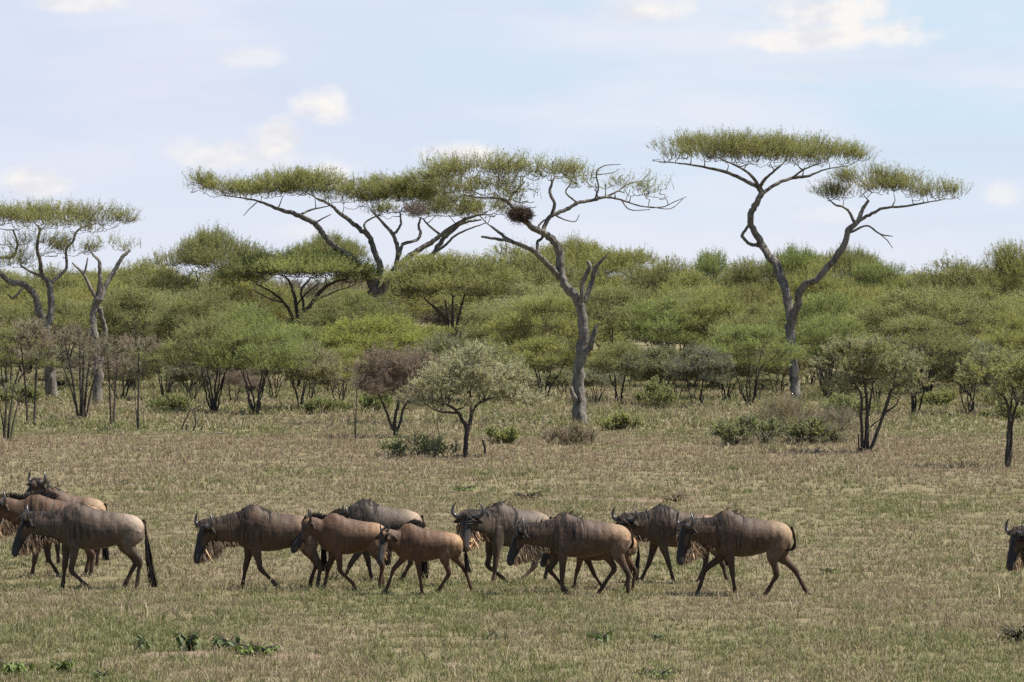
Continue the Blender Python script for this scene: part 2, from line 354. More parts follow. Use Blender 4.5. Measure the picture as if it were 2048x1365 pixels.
def pad_fill(g, c, r, n, L, nl, la, lb, cols, clumps, up=.55, bare=.35, flat=.30, csig=.26, tw=TW):
    """one spreading pad of foliage: ellipsoid centre c radii r; leafier on its sunny top, bare twigs beneath"""
    n = int(n*.62); nl = int(nl*2.4); clumps = max(5, int(clumps*.8))
    d = norm(R.randn(clumps, 3)); rad = R.rand(clumps)**(1/2.2); cc = d*rad[:, None]
    cc[:, 2] = np.where(cc[:, 2] < 0, cc[:, 2]*.75, cc[:, 2])
    w = R.rand(clumps)**.6+.15; idx = R.choice(clumps, n, p=w/w.sum())
    q = cc[idx]+R.randn(n, 3)*np.array([csig, csig, flat])*.72
    rr = np.linalg.norm(q, axis=1); q = q/np.maximum(rr, 1.0)[:, None]**.8
    q[:, 2] = np.where(q[:, 2] < 0, q[:, 2]*.6, q[:, 2])
    st_ = R.rand(n) < .13; q[st_] *= np.array([1, 1, .7])*(1.04+.18*R.rand(st_.sum()))[:, None]
    pts = c+q*r
    out = np.stack([q[:, 0]*r[0], q[:, 1]*r[1], np.zeros(n)], 1)/max(r[0], r[1])
    D = norm(out*.75+np.array([0, 0, up])*(1+.5*R.rand(n))[:, None]+R.randn(n, 3)*.34)
    k_ = n//7; sprays(g, c+norm(R.randn(k_, 3)*np.array([1, 1, .3]))*(R.rand(k_)**.5)[:, None]*r*np.array([1, 1, .9])+np.array([0, 0, r[2]*.45]), norm(R.randn(k_, 3)*.35+np.array([0, 0, 1.])), L*(.6+1.0*R.rand(k_)), max(5, nl//3), la, lb*.8, np.tile(cols[0], (k_, 1)), tw=tw)
    leafy = np.clip(1-bare*1.6*np.clip(.15-q[:, 2], 0, 1), .12, 1)
    cm = cols[0]+(cols[1]-cols[0])*R.rand(clumps)[:, None]
    col = cm[idx]*(.8+.4*R.rand(n))[:, None]
    sprays(g, pts, D, L*(.6+.8*R.rand(n)), nl, la, lb, col, leafy=leafy, tw=tw)
def grow_branches(gb, nodes, targets, rmax, rmin, col, sides=4, wig=.10):
    """join every target to the nearest point of the limb skeleton by a crooked thinning branch"""
    nodes = [tuple(n) for n in nodes]; P_ = np.array([n[:3] for n in nodes]); Rr = np.array([n[3] for n in nodes])
    T = np.asarray(targets)
    dist = np.min(np.linalg.norm(T[:, None]-P_[None], axis=2), axis=1)
    for ti in np.argsort(dist):
        t = T[ti]; dv = t-P_; pen = np.linalg.norm(dv*np.array([1, 1, 1.0]), axis=1)+np.where(dv[:, 2] < -.1, .9, 0)
        k = int(np.argmin(pen)); s = P_[k]; L = np.linalg.norm(t-s)
        if L < .08: continue
        r0 = min(Rr[k]*.75, rmax, .018+.03*L); n = max(4, int(L/.3)+2); tt = np.linspace(0, 1, n)[:, None]
        bend = np.array([0, 0, -1.])*L*.10
        pts = s*(1-tt)+t*tt+bend*(4*tt*(1-tt))+np.cumsum(R.randn(n, 3), 0)*L*wig/n**.5*np.minimum(1, 4*tt*(1-tt)+.0)
        pts[0] = s; rad = np.linspace(r0, rmin, n)
        add_tube(gb, pts, rad, col, sides, cap=False)
        P_ = np.vstack([P_, pts[1:]]); Rr = np.concatenate([Rr, rad[1:]])
def hero(name, label, cat, base, Y, limbs, pads, cols, bark, depth=.8, dens=1.0, leaf=(.034, .0092), L=.54, anchors=1.0, group=None, rough=.22, bare=.75, up=.55, trunk_name='trunk', tw=TW, nl=13, flat=.42, clump=1.0, rmin=.009):
    """tree traced from its own limbs (photo col, row, radius in px, depth offset in m) and foliage pads (col,row,half w,half h,depth offset,density)"""
    b = np.array([(base[0]-1024)*Y/F, Y, 0.0]); px = Y/F
    root = empty(name, b, label, cat, group); gb = Geo(); nodes = []; i = 0
    for lb in limbs:
        pts = np.array([P(p[0], p[1], Y)+np.array([0, p[3] if len(p) > 3 else 0, 0]) for p in lb])
        if lb[0][:2] == base: pts[0][2] = -.15
        rad = np.array([p[2]*px*.93 for p in lb]); n = 5
        cp = catmull(np.hstack([pts, rad[:, None]]), n); q = cp[:, :3]; rr = np.maximum(cp[:, 3], .008)
        jit = np.cumsum(R.randn(len(q), 3)*.5, 0); jit -= np.linspace(0, 1, len(q))[:, None]*jit[-1]
        q = q+R.randn(len(q), 3)*rr[:, None]*.13
        add_tube(gb, q, rr, (.2, .2, .2), 10 if rr[0] > .12 else 6, rough, seed=i); i += 1
        nodes += [(*q[k], rr[k]) for k in range(len(q)//3, len(q))]
    gl = Geo(); T = []
    for pd in pads:
        c = P(pd[0], pd[1], Y)+np.array([0, pd[4] if len(pd) > 4 else 0, 0]); dn = pd[5] if len(pd) > 5 else 1.0
        r = np.array([1.1, 1.1, .84])*np.array([pd[2]*px, max(pd[2]*px*depth, .5), pd[3]*px])
        na = int((8+r[0]*r[1]*4.2)*anchors); d = norm(R.randn(na, 3)); qq = d*(R.rand(na)**.45)[:, None]; qq[:, 2] = -np.abs(qq[:, 2])*1.1-.1+.5*R.rand(na); T.append(c+qq*r)
        n = int(dens*dn*(70+330*(r[0]*r[1])**.75*min(1.3, (r[2]/.55)))); pad_fill(gl, c, r, n, L, nl, leaf[0], leaf[1], cols, max(8, int(n/26*clump)), up, bare, flat=flat, csig=.2, tw=tw)
    if T: grow_branches(gb, nodes, np.concatenate(T), .085, rmin*1.6, (.2, .2, .2))
    link(trunk_name, gb.mesh(trunk_name, bark, True, b), root)
    if pads: link('crown', gl.mesh('crown', M_LEAF, False, b), root)
    return root

YA = gY(800)
hero('acacia_tree', 'tall forked acacia with two flat crowns on bare grey limbs, the tallest tree', 'tree', (1591, 797), gY(800), [
    [(1591, 797, 12), (1588, 760, 10.5), (1585, 729, 10.5), (1580, 665, 10.5), (1578, 622, 10), (1569, 576, 9.5, .1), (1552, 533, 9, .3), (1529, 499, 8, .3), (1512, 469, 7.2, .2), (1499, 440, 6.5, 0), (1509, 412, 6.3, -.1), (1522, 389, 6.3, 0), (1518, 370, 5.5)],
    [(1519, 492, 4.5, .3), (1500, 488, 4, .2), (1484, 474, 3.6, .1), (1490, 462, 3.2, .1), (1501, 446, 3)],
    [(1581, 645, 8), (1594, 612, 7.8, -.3), (1601, 578, 7.5, -.6), (1635, 554, 6.6, -.8), (1665, 520, 6.2, -.9), (1688, 484, 6, -1), (1693, 461, 5.6, -1), (1712, 444, 4.6, -.9), (1722, 420, 4, -.8), (1735, 402, 2.5, -.6)],
    [(1712, 444, 4, -.9), (1735, 431, 3.6, -1), (1763, 418, 3, -1.2), (1805, 414, 2.6, -1.3), (1850, 406, 1.6, -1.5), (1885, 400, 1, -1.2)],
    [(1706, 445, 3.4, -.9), (1690, 418, 2.6, -.6), (1669, 410, 2, -.4), (1655, 396, 1, 0)],
    [(1697, 466, 2.6, -1), (1729, 453, 2, -1.3), (1754, 469, 1.8, -1.5), (1779, 474, 1, -1.5)], [(1752, 468, 1.4, -1.5), (1768, 482, 1.2, -1.5), (1779, 498, .7, -1.5)],
    [(1518, 376, 5), (1495, 363, 4.2, .5), (1461, 346, 3.6, .9), (1410, 333, 2.4, 1.2), (1363, 326, 1.6, 1), (1306, 321, .8, .6)],
    [(1519, 374, 4.2), (1500, 352, 3.2, -.6), (1478, 338, 2.2, -1.2), (1440, 322, 1.4, -2)], [(1519, 374, 4.2), (1533, 355, 3, -.5), (1556, 335, 2, -1.4)],
    [(1525, 388, 4.4), (1557, 366, 4, .6), (1588, 355, 3.6, 1), (1622, 350, 3, 1.2), (1656, 337, 1.6, 1.4), (1700, 330, 1, 1.2)],
    [(1588, 355, 2.6, 1), (1610, 338, 1.8, -.4), (1640, 328, 1, -1.2)]],
    [(1520, 314, 140, 26, 0, 1.25), (1395, 299, 78, 24, .5, .95), (1460, 300, 95, 24, -.8, 1.2), (1650, 319, 92, 22, .5, 1.2), (1570, 300, 105, 22, .8, 1.1), (1345, 318, 40, 10, .3, .4),
     (1790, 379, 100, 20, -1, 1.1), (1745, 364, 70, 18, -.8, 1.2), (1675, 390, 52, 20, -.3, 1.3), (1870, 392, 62, 17, -1.2, 1.05)],
    (YG*.97, OG), M_BARK, up=.8, flat=.4, anchors=1.6, dens=.85)
hero('acacia_tree', 'leaning acacia with thick crooked trunk and lopsided crown, dead forks on its right side', 'tree', (1160, 848), gY(848), [
    [(1160, 848, 15.5), (1160, 800, 13.8), (1160, 750, 12.2), (1164, 708, 12), (1168, 655, 10.4), (1158, 606, 10.2), (1138, 577, 9.6, .1), (1123, 552, 9.4, .2), (1121, 514, 8.8, .2), (1108, 483, 8.3, .1), (1089, 468, 7.6), (1067, 457, 6.4, -.1), (1043, 437, 5, -.3), (1015, 403, 3.6, -.5), (991, 397, 2.6, -.6), (954, 396, 2, -.6), (928, 390, 1.2, -.5)],
    [(1017, 408, 3.2, -.5), (1022, 392, 3, .2), (1036, 378, 2.4, .6), (1050, 362, 1.6, 1)],
    [(1118, 552, 7.4, .2), (1092, 526, 6.4, -.2), (1071, 505, 5.4, -.4), (1046, 492, 4.8, -.5), (1015, 482, 3.8, -.6), (985, 477, 3, -.6), (963, 474, 2.2, -.5)],
    [(1028, 486, 3.6, -.6), (1010, 475, 3.4, -.3), (997, 464, 3, -.2), (981, 452, 2, 0)], [(1078, 508, 4, -.4), (1074, 485, 3.4, 0), (1082, 478, 3, .1), (1090, 470, 2.6, 0)],
    [(1086, 466, 5.6), (1095, 440, 5.2, .1), (1111, 428, 4.8, .1), (1135, 418, 4.4, .2), (1157, 406, 4, .3), (1188, 400, 3.8, .4), (1212, 394, 3, .4), (1243, 400, 2.2, .3), (1280, 412, 1.7, .1), (1323, 415, 1.4, 0), (1351, 403, 1, 0), (1373, 394, .6, 0)],
    [(1212, 394, 2.6, .4), (1237, 381, 2, .6), (1261, 366, 1.5, .8), (1300, 360, .8, 1)], [(1300, 414, 1.2, 0), (1340, 418, 1, -.2), (1366, 398, .6, -.2)], [(1243, 400, 1.6, .3), (1260, 420, 1.2, 0), (1300, 420, .8, -.2)],
    [(1104, 430, 3.8, .1), (1109, 409, 3.6), (1100, 388, 3.4, -.1), (1101, 374, 3), (1110, 352, 1.8, .2)],
    [(1152, 403, 2.4, .3), (1132, 385, 1.8, .6), (1141, 367, 1.6, .8), (1151, 340, 1, .9)], [(1190, 398, 2.2, .4), (1197, 375, 1.8, .2), (1193, 345, 1.6, 0), (1209, 332, 1.3, 0), (1241, 329, .7, 0)], [(1194, 350, 1.2, 0), (1225, 346, .8, -.1), (1240, 338, .5, -.1)],
    [(1111, 430, 2.4, .1), (1128, 440, 1.6, -.4), (1150, 444, 1, -.6), (1158, 430, .7, -.6)],
    [(1088, 468, 3, .1), (1076, 456, 2.4, .4), (1084, 444, 2, .5), (1092, 438, 1.6, .6)],
    [(1162, 606, 6, -.1), (1166, 563, 5.4, -.3), (1180, 534, 4.6, -.4), (1174, 523, 3.4, -.4)], [(1168, 604, 6, .2), (1183, 568, 5, .3), (1191, 538, 4.4, .3), (1203, 523, 3.2, .3), (1218, 505, 1.4, .3)],
    [(1165, 712, 8, -.1), (1179, 696, 6.5, -.2), (1188, 668, 5.4, -.3), (1195, 651, 4.2, -.3)], [(1152, 800, 7, -.2), (1145, 788, 5, -.3), (1142, 773, 3.6, -.3)]],
    [(945, 340, 105, 20, 0, 1.0), (900, 352, 60, 22, -.6, .9), (985, 345, 85, 24, .6, .95), (1070, 345, 85, 20, .2, .9), (930, 382, 75, 20, -.4, .9), (1005, 378, 75, 22, .3, .7), (1045, 402, 40, 16, 0, .8), (1135, 352, 55, 16, .4, .65),
     (1190, 368, 55, 16, .2, .5), (1265, 378, 55, 20, .3, .42), (1310, 388, 45, 18, .1, .3), (1000, 425, 60, 12, -.2, .5), (940, 412, 70, 18, .4, .8)],
    (OG*1.1, YG*.97), M_BARK, up=.45, bare=.6, anchors=1.5, dens=.75, clump=.55)
hero('acacia_tree', 'wide fan-limbed acacia behind the thicket, its long crown reaching far over the plain', 'tree', (755, 745), gY(745), [
    [(755, 745, 15), (755, 690, 13.5), (756, 645, 13), (750, 615, 11.5), (747, 585, 10.5), (744, 562, 9)],
    [(745, 570, 7.5), (725, 540, 7), (703, 517, 6.6, -.6), (677, 498, 6.2, -.9), (651, 473, 6, -1.1), (634, 450, 5.6, -1.2), (613, 438, 5.2, -1.2), (589, 427, 4.6, -1.2), (563, 421, 3.8, -1.2), (535, 409, 2.8, -1.2), (504, 400, 1.8, -1), (450, 392, 1, -.6)],
    [(750, 575, 7.5), (760, 536, 6.6, .5), (747, 502, 6.2, .8), (737, 473, 5.8, 1), (718, 458, 5.2, 1.2), (698, 441, 4.6, 1.3), (677, 426, 4, 1.5), (657, 408, 3, 1.6), (630, 396, 2, 1.8)],
    [(737, 472, 3, 1), (727, 449, 2.4, 1.4), (742, 436, 1.8, 1.8), (765, 428, 1, 2)], [(630, 448, 2.4, -1.2), (645, 440, 1.8, -1.6), (665, 430, 1, -1.8)], [(600, 432, 3, -1.2), (625, 420, 2, -.5), (660, 412, 1, 0)],
    [(757, 585, 6), (780, 558, 5.4, -.5), (797, 517, 5, -.8), (794, 488, 4.6, -.9), (785, 467, 4, -1), (775, 456, 3.4, -1), (759, 438, 2.6, -1.2), (742, 420, 1.6, -1.4)],
    [(787, 470, 3, -1), (795, 462, 2.8, -1), (803, 447, 2.4, -.8), (800, 424, 1.6, -.5)],
    [(798, 514, 3.8, -.8), (806, 490, 3.6, -.4), (832, 482, 3.2, 0), (841, 468, 3, .2), (837, 452, 2.8, .3), (841, 436, 2, .3)],
    [(760, 590, 7), (785, 545, 6.6, .6), (815, 515, 6, 1), (840, 498, 5.4, 1.2), (866, 481, 4.8, 1.4), (883, 468, 4.4, 1.5), (905, 452, 3.8, 1.6), (938, 434, 3, 1.8), (972, 427, 1.6, 2)],
    [(830, 515, 5, 1), (862, 511, 5.2, 1.5), (877, 489, 5, 1.8), (895, 468, 4.4, 2), (923, 446, 3.4, 2.2), (962, 438, 1.8, 2.4)],
    [(864, 508, 3.6, 1.5), (892, 489, 3, 1), (911, 471, 2.6, .6), (938, 458, 2, .3), (972, 446, 1.2, .2)], [(879, 468, 2.6, 1.5), (858, 452, 2.2, 1.2), (846, 438, 1.6, 1)],
    [(756, 632, 7), (770, 617, 5, -.3), (787, 604, 3, -.4)], [(516, 406, 1.4, -1), (501, 419, 1, -1), (489, 433, .6, -1)]],
    [(432, 378, 62, 17, -.6, .9), (490, 386, 80, 20, -.8, 1.05), (560, 378, 75, 24, -.8, 1), (600, 362, 70, 22, -.2, 1), (640, 380, 70, 24, .6, 1), (705, 398, 70, 20, .8, 1), (740, 382, 60, 22, -.6, .9), (800, 392, 75, 28, 0, 1), (790, 372, 55, 18, 1, .9),
     (860, 398, 75, 28, 1, 1), (900, 425, 75, 20, 1.5, .9), (960, 425, 55, 16, 1.5, .8), (780, 425, 60, 14, -.6, .6), (410, 365, 35, 12, -.4, .6), (870, 372, 60, 24, -1, .9)],
    (YG, OG*1.05), M_BARK, up=.5, depth=.7, dens=.78, clump=.6, anchors=1.3, leaf=(.046, .0125), L=.60, rmin=.012)
hero('acacia_tree', 'flat-topped acacia at the picture edge, splitting into two curved stems', 'tree', (104, 797), gY(797), [
    [(104, 797, 12.5), (102, 746, 11), (99, 710, 10.5), (92, 668, 10.5), (88, 650, 9.5)],
    [(89, 655, 8), (79, 622, 7.4, -.2), (70, 589, 7, -.4), (51, 569, 6.4, -.6), (26, 565, 5.6, -.8), (4, 547, 5, -1), (-25, 530, 4, -1), (-60, 500, 2.5, -1)],
    [(52, 572, 3.4, -.6), (32, 596, 2.4, -.9), (22, 590, 1.6, -1)],
    [(91, 655, 8), (99, 634, 7.2, .2), (100, 600, 6.8, .4), (95, 567, 6.2, .5), (82, 552, 4.6, .5), (79, 526, 4, .4), (73, 497, 3.4, .3), (79, 458, 2.4, .2)],
    [(96, 568, 4.6, .5), (113, 552, 3.8, .9), (128, 534, 3.2, 1.2), (126, 500, 2.8, 1.4), (139, 483, 2.6, 1.4), (151, 458, 2, 1.4), (190, 445, 1.2, 1.5)],
    [(-20, 512, 3.6, -.6), (10, 516, 3.2, -.4), (27, 514, 3, -.2), (35, 490, 2.6, 0), (26, 460, 1.8, 0)], [(82, 553, 3.4, .5), (60, 545, 3, .8), (36, 532, 2, 1)]],
    [(30, 436, 100, 20, 0, 1.1), (-60, 440, 80, 24, 0, 1), (125, 436, 85, 22, .5, 1.1), (205, 440, 68, 22, .4, 1.1), (60, 488, 75, 26, -.5, .6), (135, 503, 62, 16, .8, .6), (15, 530, 65, 26, -.8, .65), (90, 450, 80, 14, -1, .8), (170, 462, 45, 10, .6, .4)],
    (YG*.97, OG), M_BARK, up=.55, dens=.85)
hero('dead_tree', 'nearly bare double-trunked tree with pale broken branches', 'tree', (194, 810), gY(809), [
    [(194, 810, 10.5), (195, 760, 10), (193, 715, 9.5), (189, 668, 8), (187, 640, 7), (188, 618, 6.5), (197, 596, 7), (200, 570, 5.6), (200, 550, 4.4), (198, 523, 3.4), (184, 508, 2.4, .2), (175, 488, 1.4, .3)],
    [(198, 730, 8, .2), (210, 672, 5.5, .3), (205, 645, 5.4, .2), (199, 615, 5.4)], [(194, 600, 5), (179, 570, 4, -.2), (168, 548, 3.4, -.3), (146, 526, 2, -.4)], [(170, 551, 2.4, -.3), (174, 532, 2, -.3), (177, 516, 1.2, -.3)],
    [(200, 602, 6), (209, 574, 5.4, .2), (223, 548, 5, .4), (242, 515, 4.2, .5), (257, 500, 3, .6)], [(223, 548, 2.4, .4), (232, 545, 1.8, .2)]],
    [(255, 500, 42, 10, .5, .3), (215, 488, 40, 6, .3, .2)], (OG, YG), M_DEAD, anchors=.6)
hero('acacia_tree', 'broad bright green umbrella acacia with an open fan of dark limbs', 'tree', (598, 745), gY(745), [
    [(598, 745, 8), (598, 690, 7.5), (598, 652, 7)], [(600, 660, 5), (607, 631, 4.6, -.3), (627, 605, 4.2, -.6), (648, 578, 3.6, -.9), (671, 565, 2.6, -1.2), (700, 558, 1.4, -1.4)], [(597, 656, 4.6), (594, 630, 4, .3), (589, 599, 3.6, .5), (580, 568, 2.6, .8), (566, 550, 1.4, 1)],
    [(596, 656, 4), (583, 628, 3.4, -.4), (567, 603, 3, -.8), (545, 584, 2.4, -1.2), (515, 568, 1.3, -1.6)], [(600, 650, 3.4), (606, 612, 2.8, .8), (600, 581, 2.4, 1.4), (618, 556, 1.4, 2)], [(592, 612, 2.4, .4), (612, 588, 2, 0), (640, 566, 1.2, -.4)], [(570, 606, 2, -.7), (540, 598, 1.6, -.4), (505, 580, 1, 0)], [(625, 606, 2.2, -.6), (660, 588, 1.6, -.2), (705, 572, 1, .2)]],
    [(600, 528, 105, 20, 0, .9), (540, 540, 80, 18, -.6, .9), (660, 542, 85, 18, -.4, .9), (490, 556, 45, 14, -.8, .8), (715, 560, 48, 14, -.4, .8), (600, 545, 120, 16, 1.8, .8), (600, 545, 120, 14, -2, .7)],
    (np.array([.272, .318, .118]), YG*.85), M_BARKD, up=.6, leaf=(.046, .0125), L=.6, rmin=.013, anchors=1.5, depth=.75)
hero('acacia_tree', 'rounded yellow-green acacia with five upright dark stems, right of the fan-limbed acacia', 'tree', (900, 752), gY(752), [
    [(896, 752, 4.5), (895, 690, 4.2), (893, 650, 3.8), (880, 625, 3, -.4), (856, 604, 1.8, -.8)], [(899, 752, 4), (898, 690, 3.8), (895, 640, 3.2, .3), (890, 600, 2, .6)], [(903, 752, 4.2), (904, 680, 3.8), (905, 640, 3.2), (906, 592, 2, -.2)], [(907, 752, 4), (911, 680, 3.6), (916, 640, 3, .3), (929, 590, 1.8, .6)], [(909, 752, 3.6), (916, 690, 3.2), (926, 655, 2.6, -.3), (960, 625, 1.4, -.7)]],
    [(900, 540, 95, 24, 0, .95), (850, 562, 75, 22, -.4, .95), (955, 562, 75, 22, .3, .95), (900, 575, 110, 20, -1.6, .8), (830, 590, 50, 14, 0, .7), (985, 588, 50, 14, 0, .7)],
    (YG*1.02, OG), M_BARKD, up=.55, leaf=(.046, .0125), L=.58, rmin=.013, anchors=1.4)
# nearer small trees with grey or purple twiggy crowns
hero('thorn_tree', 'small grey-leaved thorn tree on a short forked trunk, out on the open grass', 'tree', (932, 914), gY(914), [
    [(932, 914, 6), (931, 890, 5.4), (934, 859, 6), (924, 840, 4.4, -.1), (917, 826, 3.8, -.2), (900, 812, 2.4, -.4), (870, 800, 1.4, -.5)], [(935, 862, 4.8), (941, 842, 4.2, .1), (944, 824, 3.8, .2), (960, 806, 2.4, .3), (1005, 792, 1.6, .3), (1045, 796, 1, .3)], [(944, 826, 3, .2), (940, 800, 2.4, .4), (942, 765, 1.4, .4)], [(917, 826, 2.6, -.2), (880, 822, 2, -.6), (850, 806, 1.2, -.8)]],
    [(938, 722, 52, 24, 0, .9), (905, 752, 66, 28, -.3, .9), (985, 755, 66, 28, .2, .9), (862, 785, 54, 22, -.2, .9), (1030, 792, 58, 20, .2, .9), (940, 785, 80, 24, .3, .9), (1062, 806, 34, 14, 0, .5), (842, 798, 30, 14, 0, .5), (890, 810, 45, 10, -.3, .5)],
    (GREY*1.55, np.array([.32, .31, .20])), M_BARKD, up=.35, leaf=(.027, .0085), L=.32, bare=.25, dens=1.35, nl=18, flat=.5, depth=.9, rmin=.005)
hero('thorn_tree', 'purple-brown leafless thorn bush tree with domed twiggy crown beside the grey-leaved one', 'tree', (793, 876), gY(876), [
    [(793, 876, 5), (790, 860, 4.6), (789, 842, 3.6), (796, 809, 3), (800, 780, 2, .2)], [(792, 868, 4), (782, 850, 3.2, -.1), (772, 820, 2.6, -.2), (758, 790, 1.8, -.3)], [(792, 866, 3.6), (801, 845, 3, .1), (808, 815, 2.4, .2), (830, 785, 1.6, .3)]],
    [(800, 730, 62, 34, 0, 1), (765, 752, 46, 30, -.2, .9), (832, 755, 42, 32, .2, .9), (795, 780, 66, 26, .2, .8), (742, 775, 28, 20, 0, .6), (830, 800, 40, 20, -.2, .5)],
    (PUR, PUR*.85), M_BARKD, up=.4, leaf=(.05, .006), L=.34, bare=.1, dens=1.5, nl=12, tw=PUR*.7, depth=.9, rmin=.005)
hero('thorn_tree', 'multi-stemmed grey-green thorn tree with a slanting stem, in front of the brushwood pile', 'tree', (1732, 905), gY(905), [
    [(1730, 905, 4.6), (1734, 832, 4.2), (1730, 772, 3.2), (1724, 745, 2)], [(1724, 905, 4.2), (1722, 832, 3.6, -.2), (1720, 790, 2.8, -.3), (1700, 755, 1.8, -.5)], [(1739, 905, 4), (1757, 860, 3.6, .1), (1776, 807, 3.4, .2), (1790, 765, 2.6, .3), (1796, 735, 1.6, .3)], [(1770, 826, 2.2, .2), (1790, 812, 1.5, 0), (1802, 790, 1, 0)], [(1737, 905, 3.6, .2), (1738, 840, 3, .4), (1748, 780, 2, .6)], [(1719, 905, 2, .1), (1717, 868, 1.4, .1)], [(1742, 855, 2, .2), (1763, 838, 1.4, .3), (1775, 828, 1, .3)]],
    [(1738, 708, 74, 26, 0, 1), (1690, 732, 48, 28, -.2, .9), (1800, 735, 52, 28, .2, 1), (1750, 752, 74, 26, .3, .9), (1830, 765, 26, 18, 0, .6), (1700, 775, 50, 26, 0, .5), (1780, 785, 40, 22, .2, .5), (1700, 700, 40, 16, .2, .7)],
    (GREY*1.05, OG*1.25), M_BARKD, up=.4, leaf=(.028, .009), L=.32, bare=.4, dens=1.5, nl=18, depth=.9, rmin=.005)
hero('thorn_tree', 'slim two-stemmed thorn tree with light leafy crown, cut by the picture edge', 'tree', (2015, 935), gY(935), [
    [(2013, 935, 4.4), (2016, 880, 3.8), (2018, 835, 3.4), (2010, 800, 2.6, -.2), (1985, 775, 1.6, -.3)], [(2018, 935, 4), (2023, 880, 3.4, .1), (2028, 832, 3.2, .2), (2042, 800, 2.6, .3), (2062, 770, 1.6, .3)], [(2019, 838, 2.6), (2026, 800, 2.2, .3), (2030, 760, 1.4, .4)]],
    [(2000, 765, 72, 30, 0, .8), (1965, 745, 42, 22, -.2, .7), (2050, 735, 70, 36, .2, .9), (2020, 800, 60, 24, 0, .5), (2090, 770, 50, 30, 0, .8)],
    (YG*.95, GREY*1.0), M_BARKD, up=.4, leaf=(.028, .009), L=.32, bare=.35, dens=1.35, nl=18, depth=.9, rmin=.005)
# thin twiggy saplings on the left
def stems(px, py, lst):
    return [[(px+a, py, r), (px+a*.9+dx*.35, py-h*.4, r*.85, dy*.4), (px+a+dx*.7, py-h*.75, r*.6, dy*.8), (px+a+dx, py-h, r*.3, dy)] for (a, dx, h, r, dy) in lst]
PG = (PUR, GREY*.7)
hero('thorn_sapling', 'dark many-stemmed thorn shrub with thin purplish crown, before the bare double-trunked tree', 'shrub', (162, 838), gY(838), stems(162, 838, [(-6, -25, 160, 3, -.3), (0, -5, 190, 3.2, .2), (5, 18, 170, 3, .3), (9, 40, 150, 2.4, 0), (-3, -45, 130, 2, .2), (3, 5, 150, 2.6, -.4)]),
    [(160, 680, 60, 34, 0, .55), (125, 700, 36, 28, 0, .45), (200, 705, 40, 28, 0, .45), (165, 735, 55, 28, 0, .4)], PG, M_BARKD, leaf=(.045, .009), L=.32, bare=.1, dens=0.9, nl=9, depth=.9, tw=PUR*.7)
hero('thorn_sapling', 'pair of thin leaning thorn stems sharing one pale purple twig crown', 'shrub', (62, 850), gY(850), stems(62, 850, [(-6, -16, 180, 2.6, 0), (7, 6, 190, 2.8, .2)]),
    [(40, 672, 52, 28, 0, .6), (85, 690, 46, 30, .2, .5), (55, 715, 50, 24, 0, .4)], (PUR*1.15, GREY*.85), M_BARKD, leaf=(.045, .009), L=.32, bare=.1, dens=1.5, nl=9, depth=.9, tw=PUR*.8)
hero('thorn_sapling', 'twin straight thin stems carrying a sparse twig crown', 'shrub', (224, 852), gY(852), stems(224, 852, [(-2, -8, 170, 2.2, 0), (3, 10, 180, 2.2, .2)]),
    [(225, 700, 45, 30, 0, .5), (230, 740, 36, 22, 0, .35)], PG, M_BARKD, leaf=(.045, .009), L=.3, bare=.1, dens=1.4, nl=8, depth=.9, tw=PUR*.7)
hero('thorn_sapling', 'single slender thorn stem with wispy grey crown, standing clear of the others', 'shrub', (276, 862), gY(862), stems(276, 862, [(0, 2, 180, 2.6, 0), (0, -14, 120, 1.2, .2)]),
    [(276, 700, 40, 30, 0, .5), (270, 735, 36, 22, .1, .35)], PG, M_BARKD, leaf=(.045, .009), L=.3, bare=.1, dens=1.4, nl=8, depth=.9, tw=PUR*.7)
hero('thorn_sapling', 'short leafless clump of dark twisted stems at the picture edge', 'shrub', (14, 882), gY(882), stems(14, 882, [(-6, 6, 110, 3.2, 0), (0, 14, 120, 3, .2), (6, 20, 90, 2, 0), (-3, -14, 80, 1.8, 0)]),
    [(24, 782, 30, 18, 0, .3)], PG, M_BARKD, leaf=(.045, .006), L=.26, bare=.1, dens=.6, nl=5, depth=.9, tw=PUR*.7)
hero('thorn_sapling', 'single whip-thin bare sapling in front of the thicket, left of the purple bush tree', 'shrub', (711, 882), gY(882), stems(711, 882, [(0, 3, 130, 1.8, 0), (0, -8, 95, .9, 0)]),
    [(712, 772, 26, 28, 0, .4)], PG, M_BARKD, leaf=(.04, .006), L=.26, bare=.1, dens=.6, nl=5, depth=.9, tw=PUR*.8)
hero('dead_stump', 'dead fork of two bowed dark sticks poking out of the grass', 'dead bush', (376, 862), gY(862), [[(364, 862, 2), (368, 845, 1.8), (378, 826, 1.4), (376, 806, .8)], [(386, 862, 2.2), (392, 846, 2), (388, 828, 1.6), (378, 812, 1)], [(373, 862, 2), (374, 850, 1.4)], [(403, 862, 1.2), (404, 848, .8)], [(384, 820, 1.2), (400, 812, 1), (420, 800, .6)]], [], PG, M_BARKD, trunk_name='sticks')
hero('dead_stump', 'short bent dead stump to the right of the grey-leaved thorn tree', 'dead bush', (969, 914), gY(914), [[(969, 914, 2.8), (970, 900, 2.6), (967, 888, 2.4), (966, 881, 3)]], [], PG, M_BARKD, trunk_name='sticks')
hero('dead_stump', 'thin dry stick leaning over the low bush under the grey-leaved thorn tree', 'dead bush', (881, 902), gY(902), [[(881, 902, 1.2), (878, 870, 1.1), (874, 842, 1), (871, 836, .7)]], [], PG, M_BARKD, trunk_name='sticks')
hero('dead_stump', 'thin dry stick standing in the tall weeds right of the leaning acacia', 'dead bush', (1183, 892), gY(892), [[(1183, 892, 1.2), (1184, 872, 1.1), (1189, 860, .7)]], [], PG, M_BARKD, trunk_name='sticks')
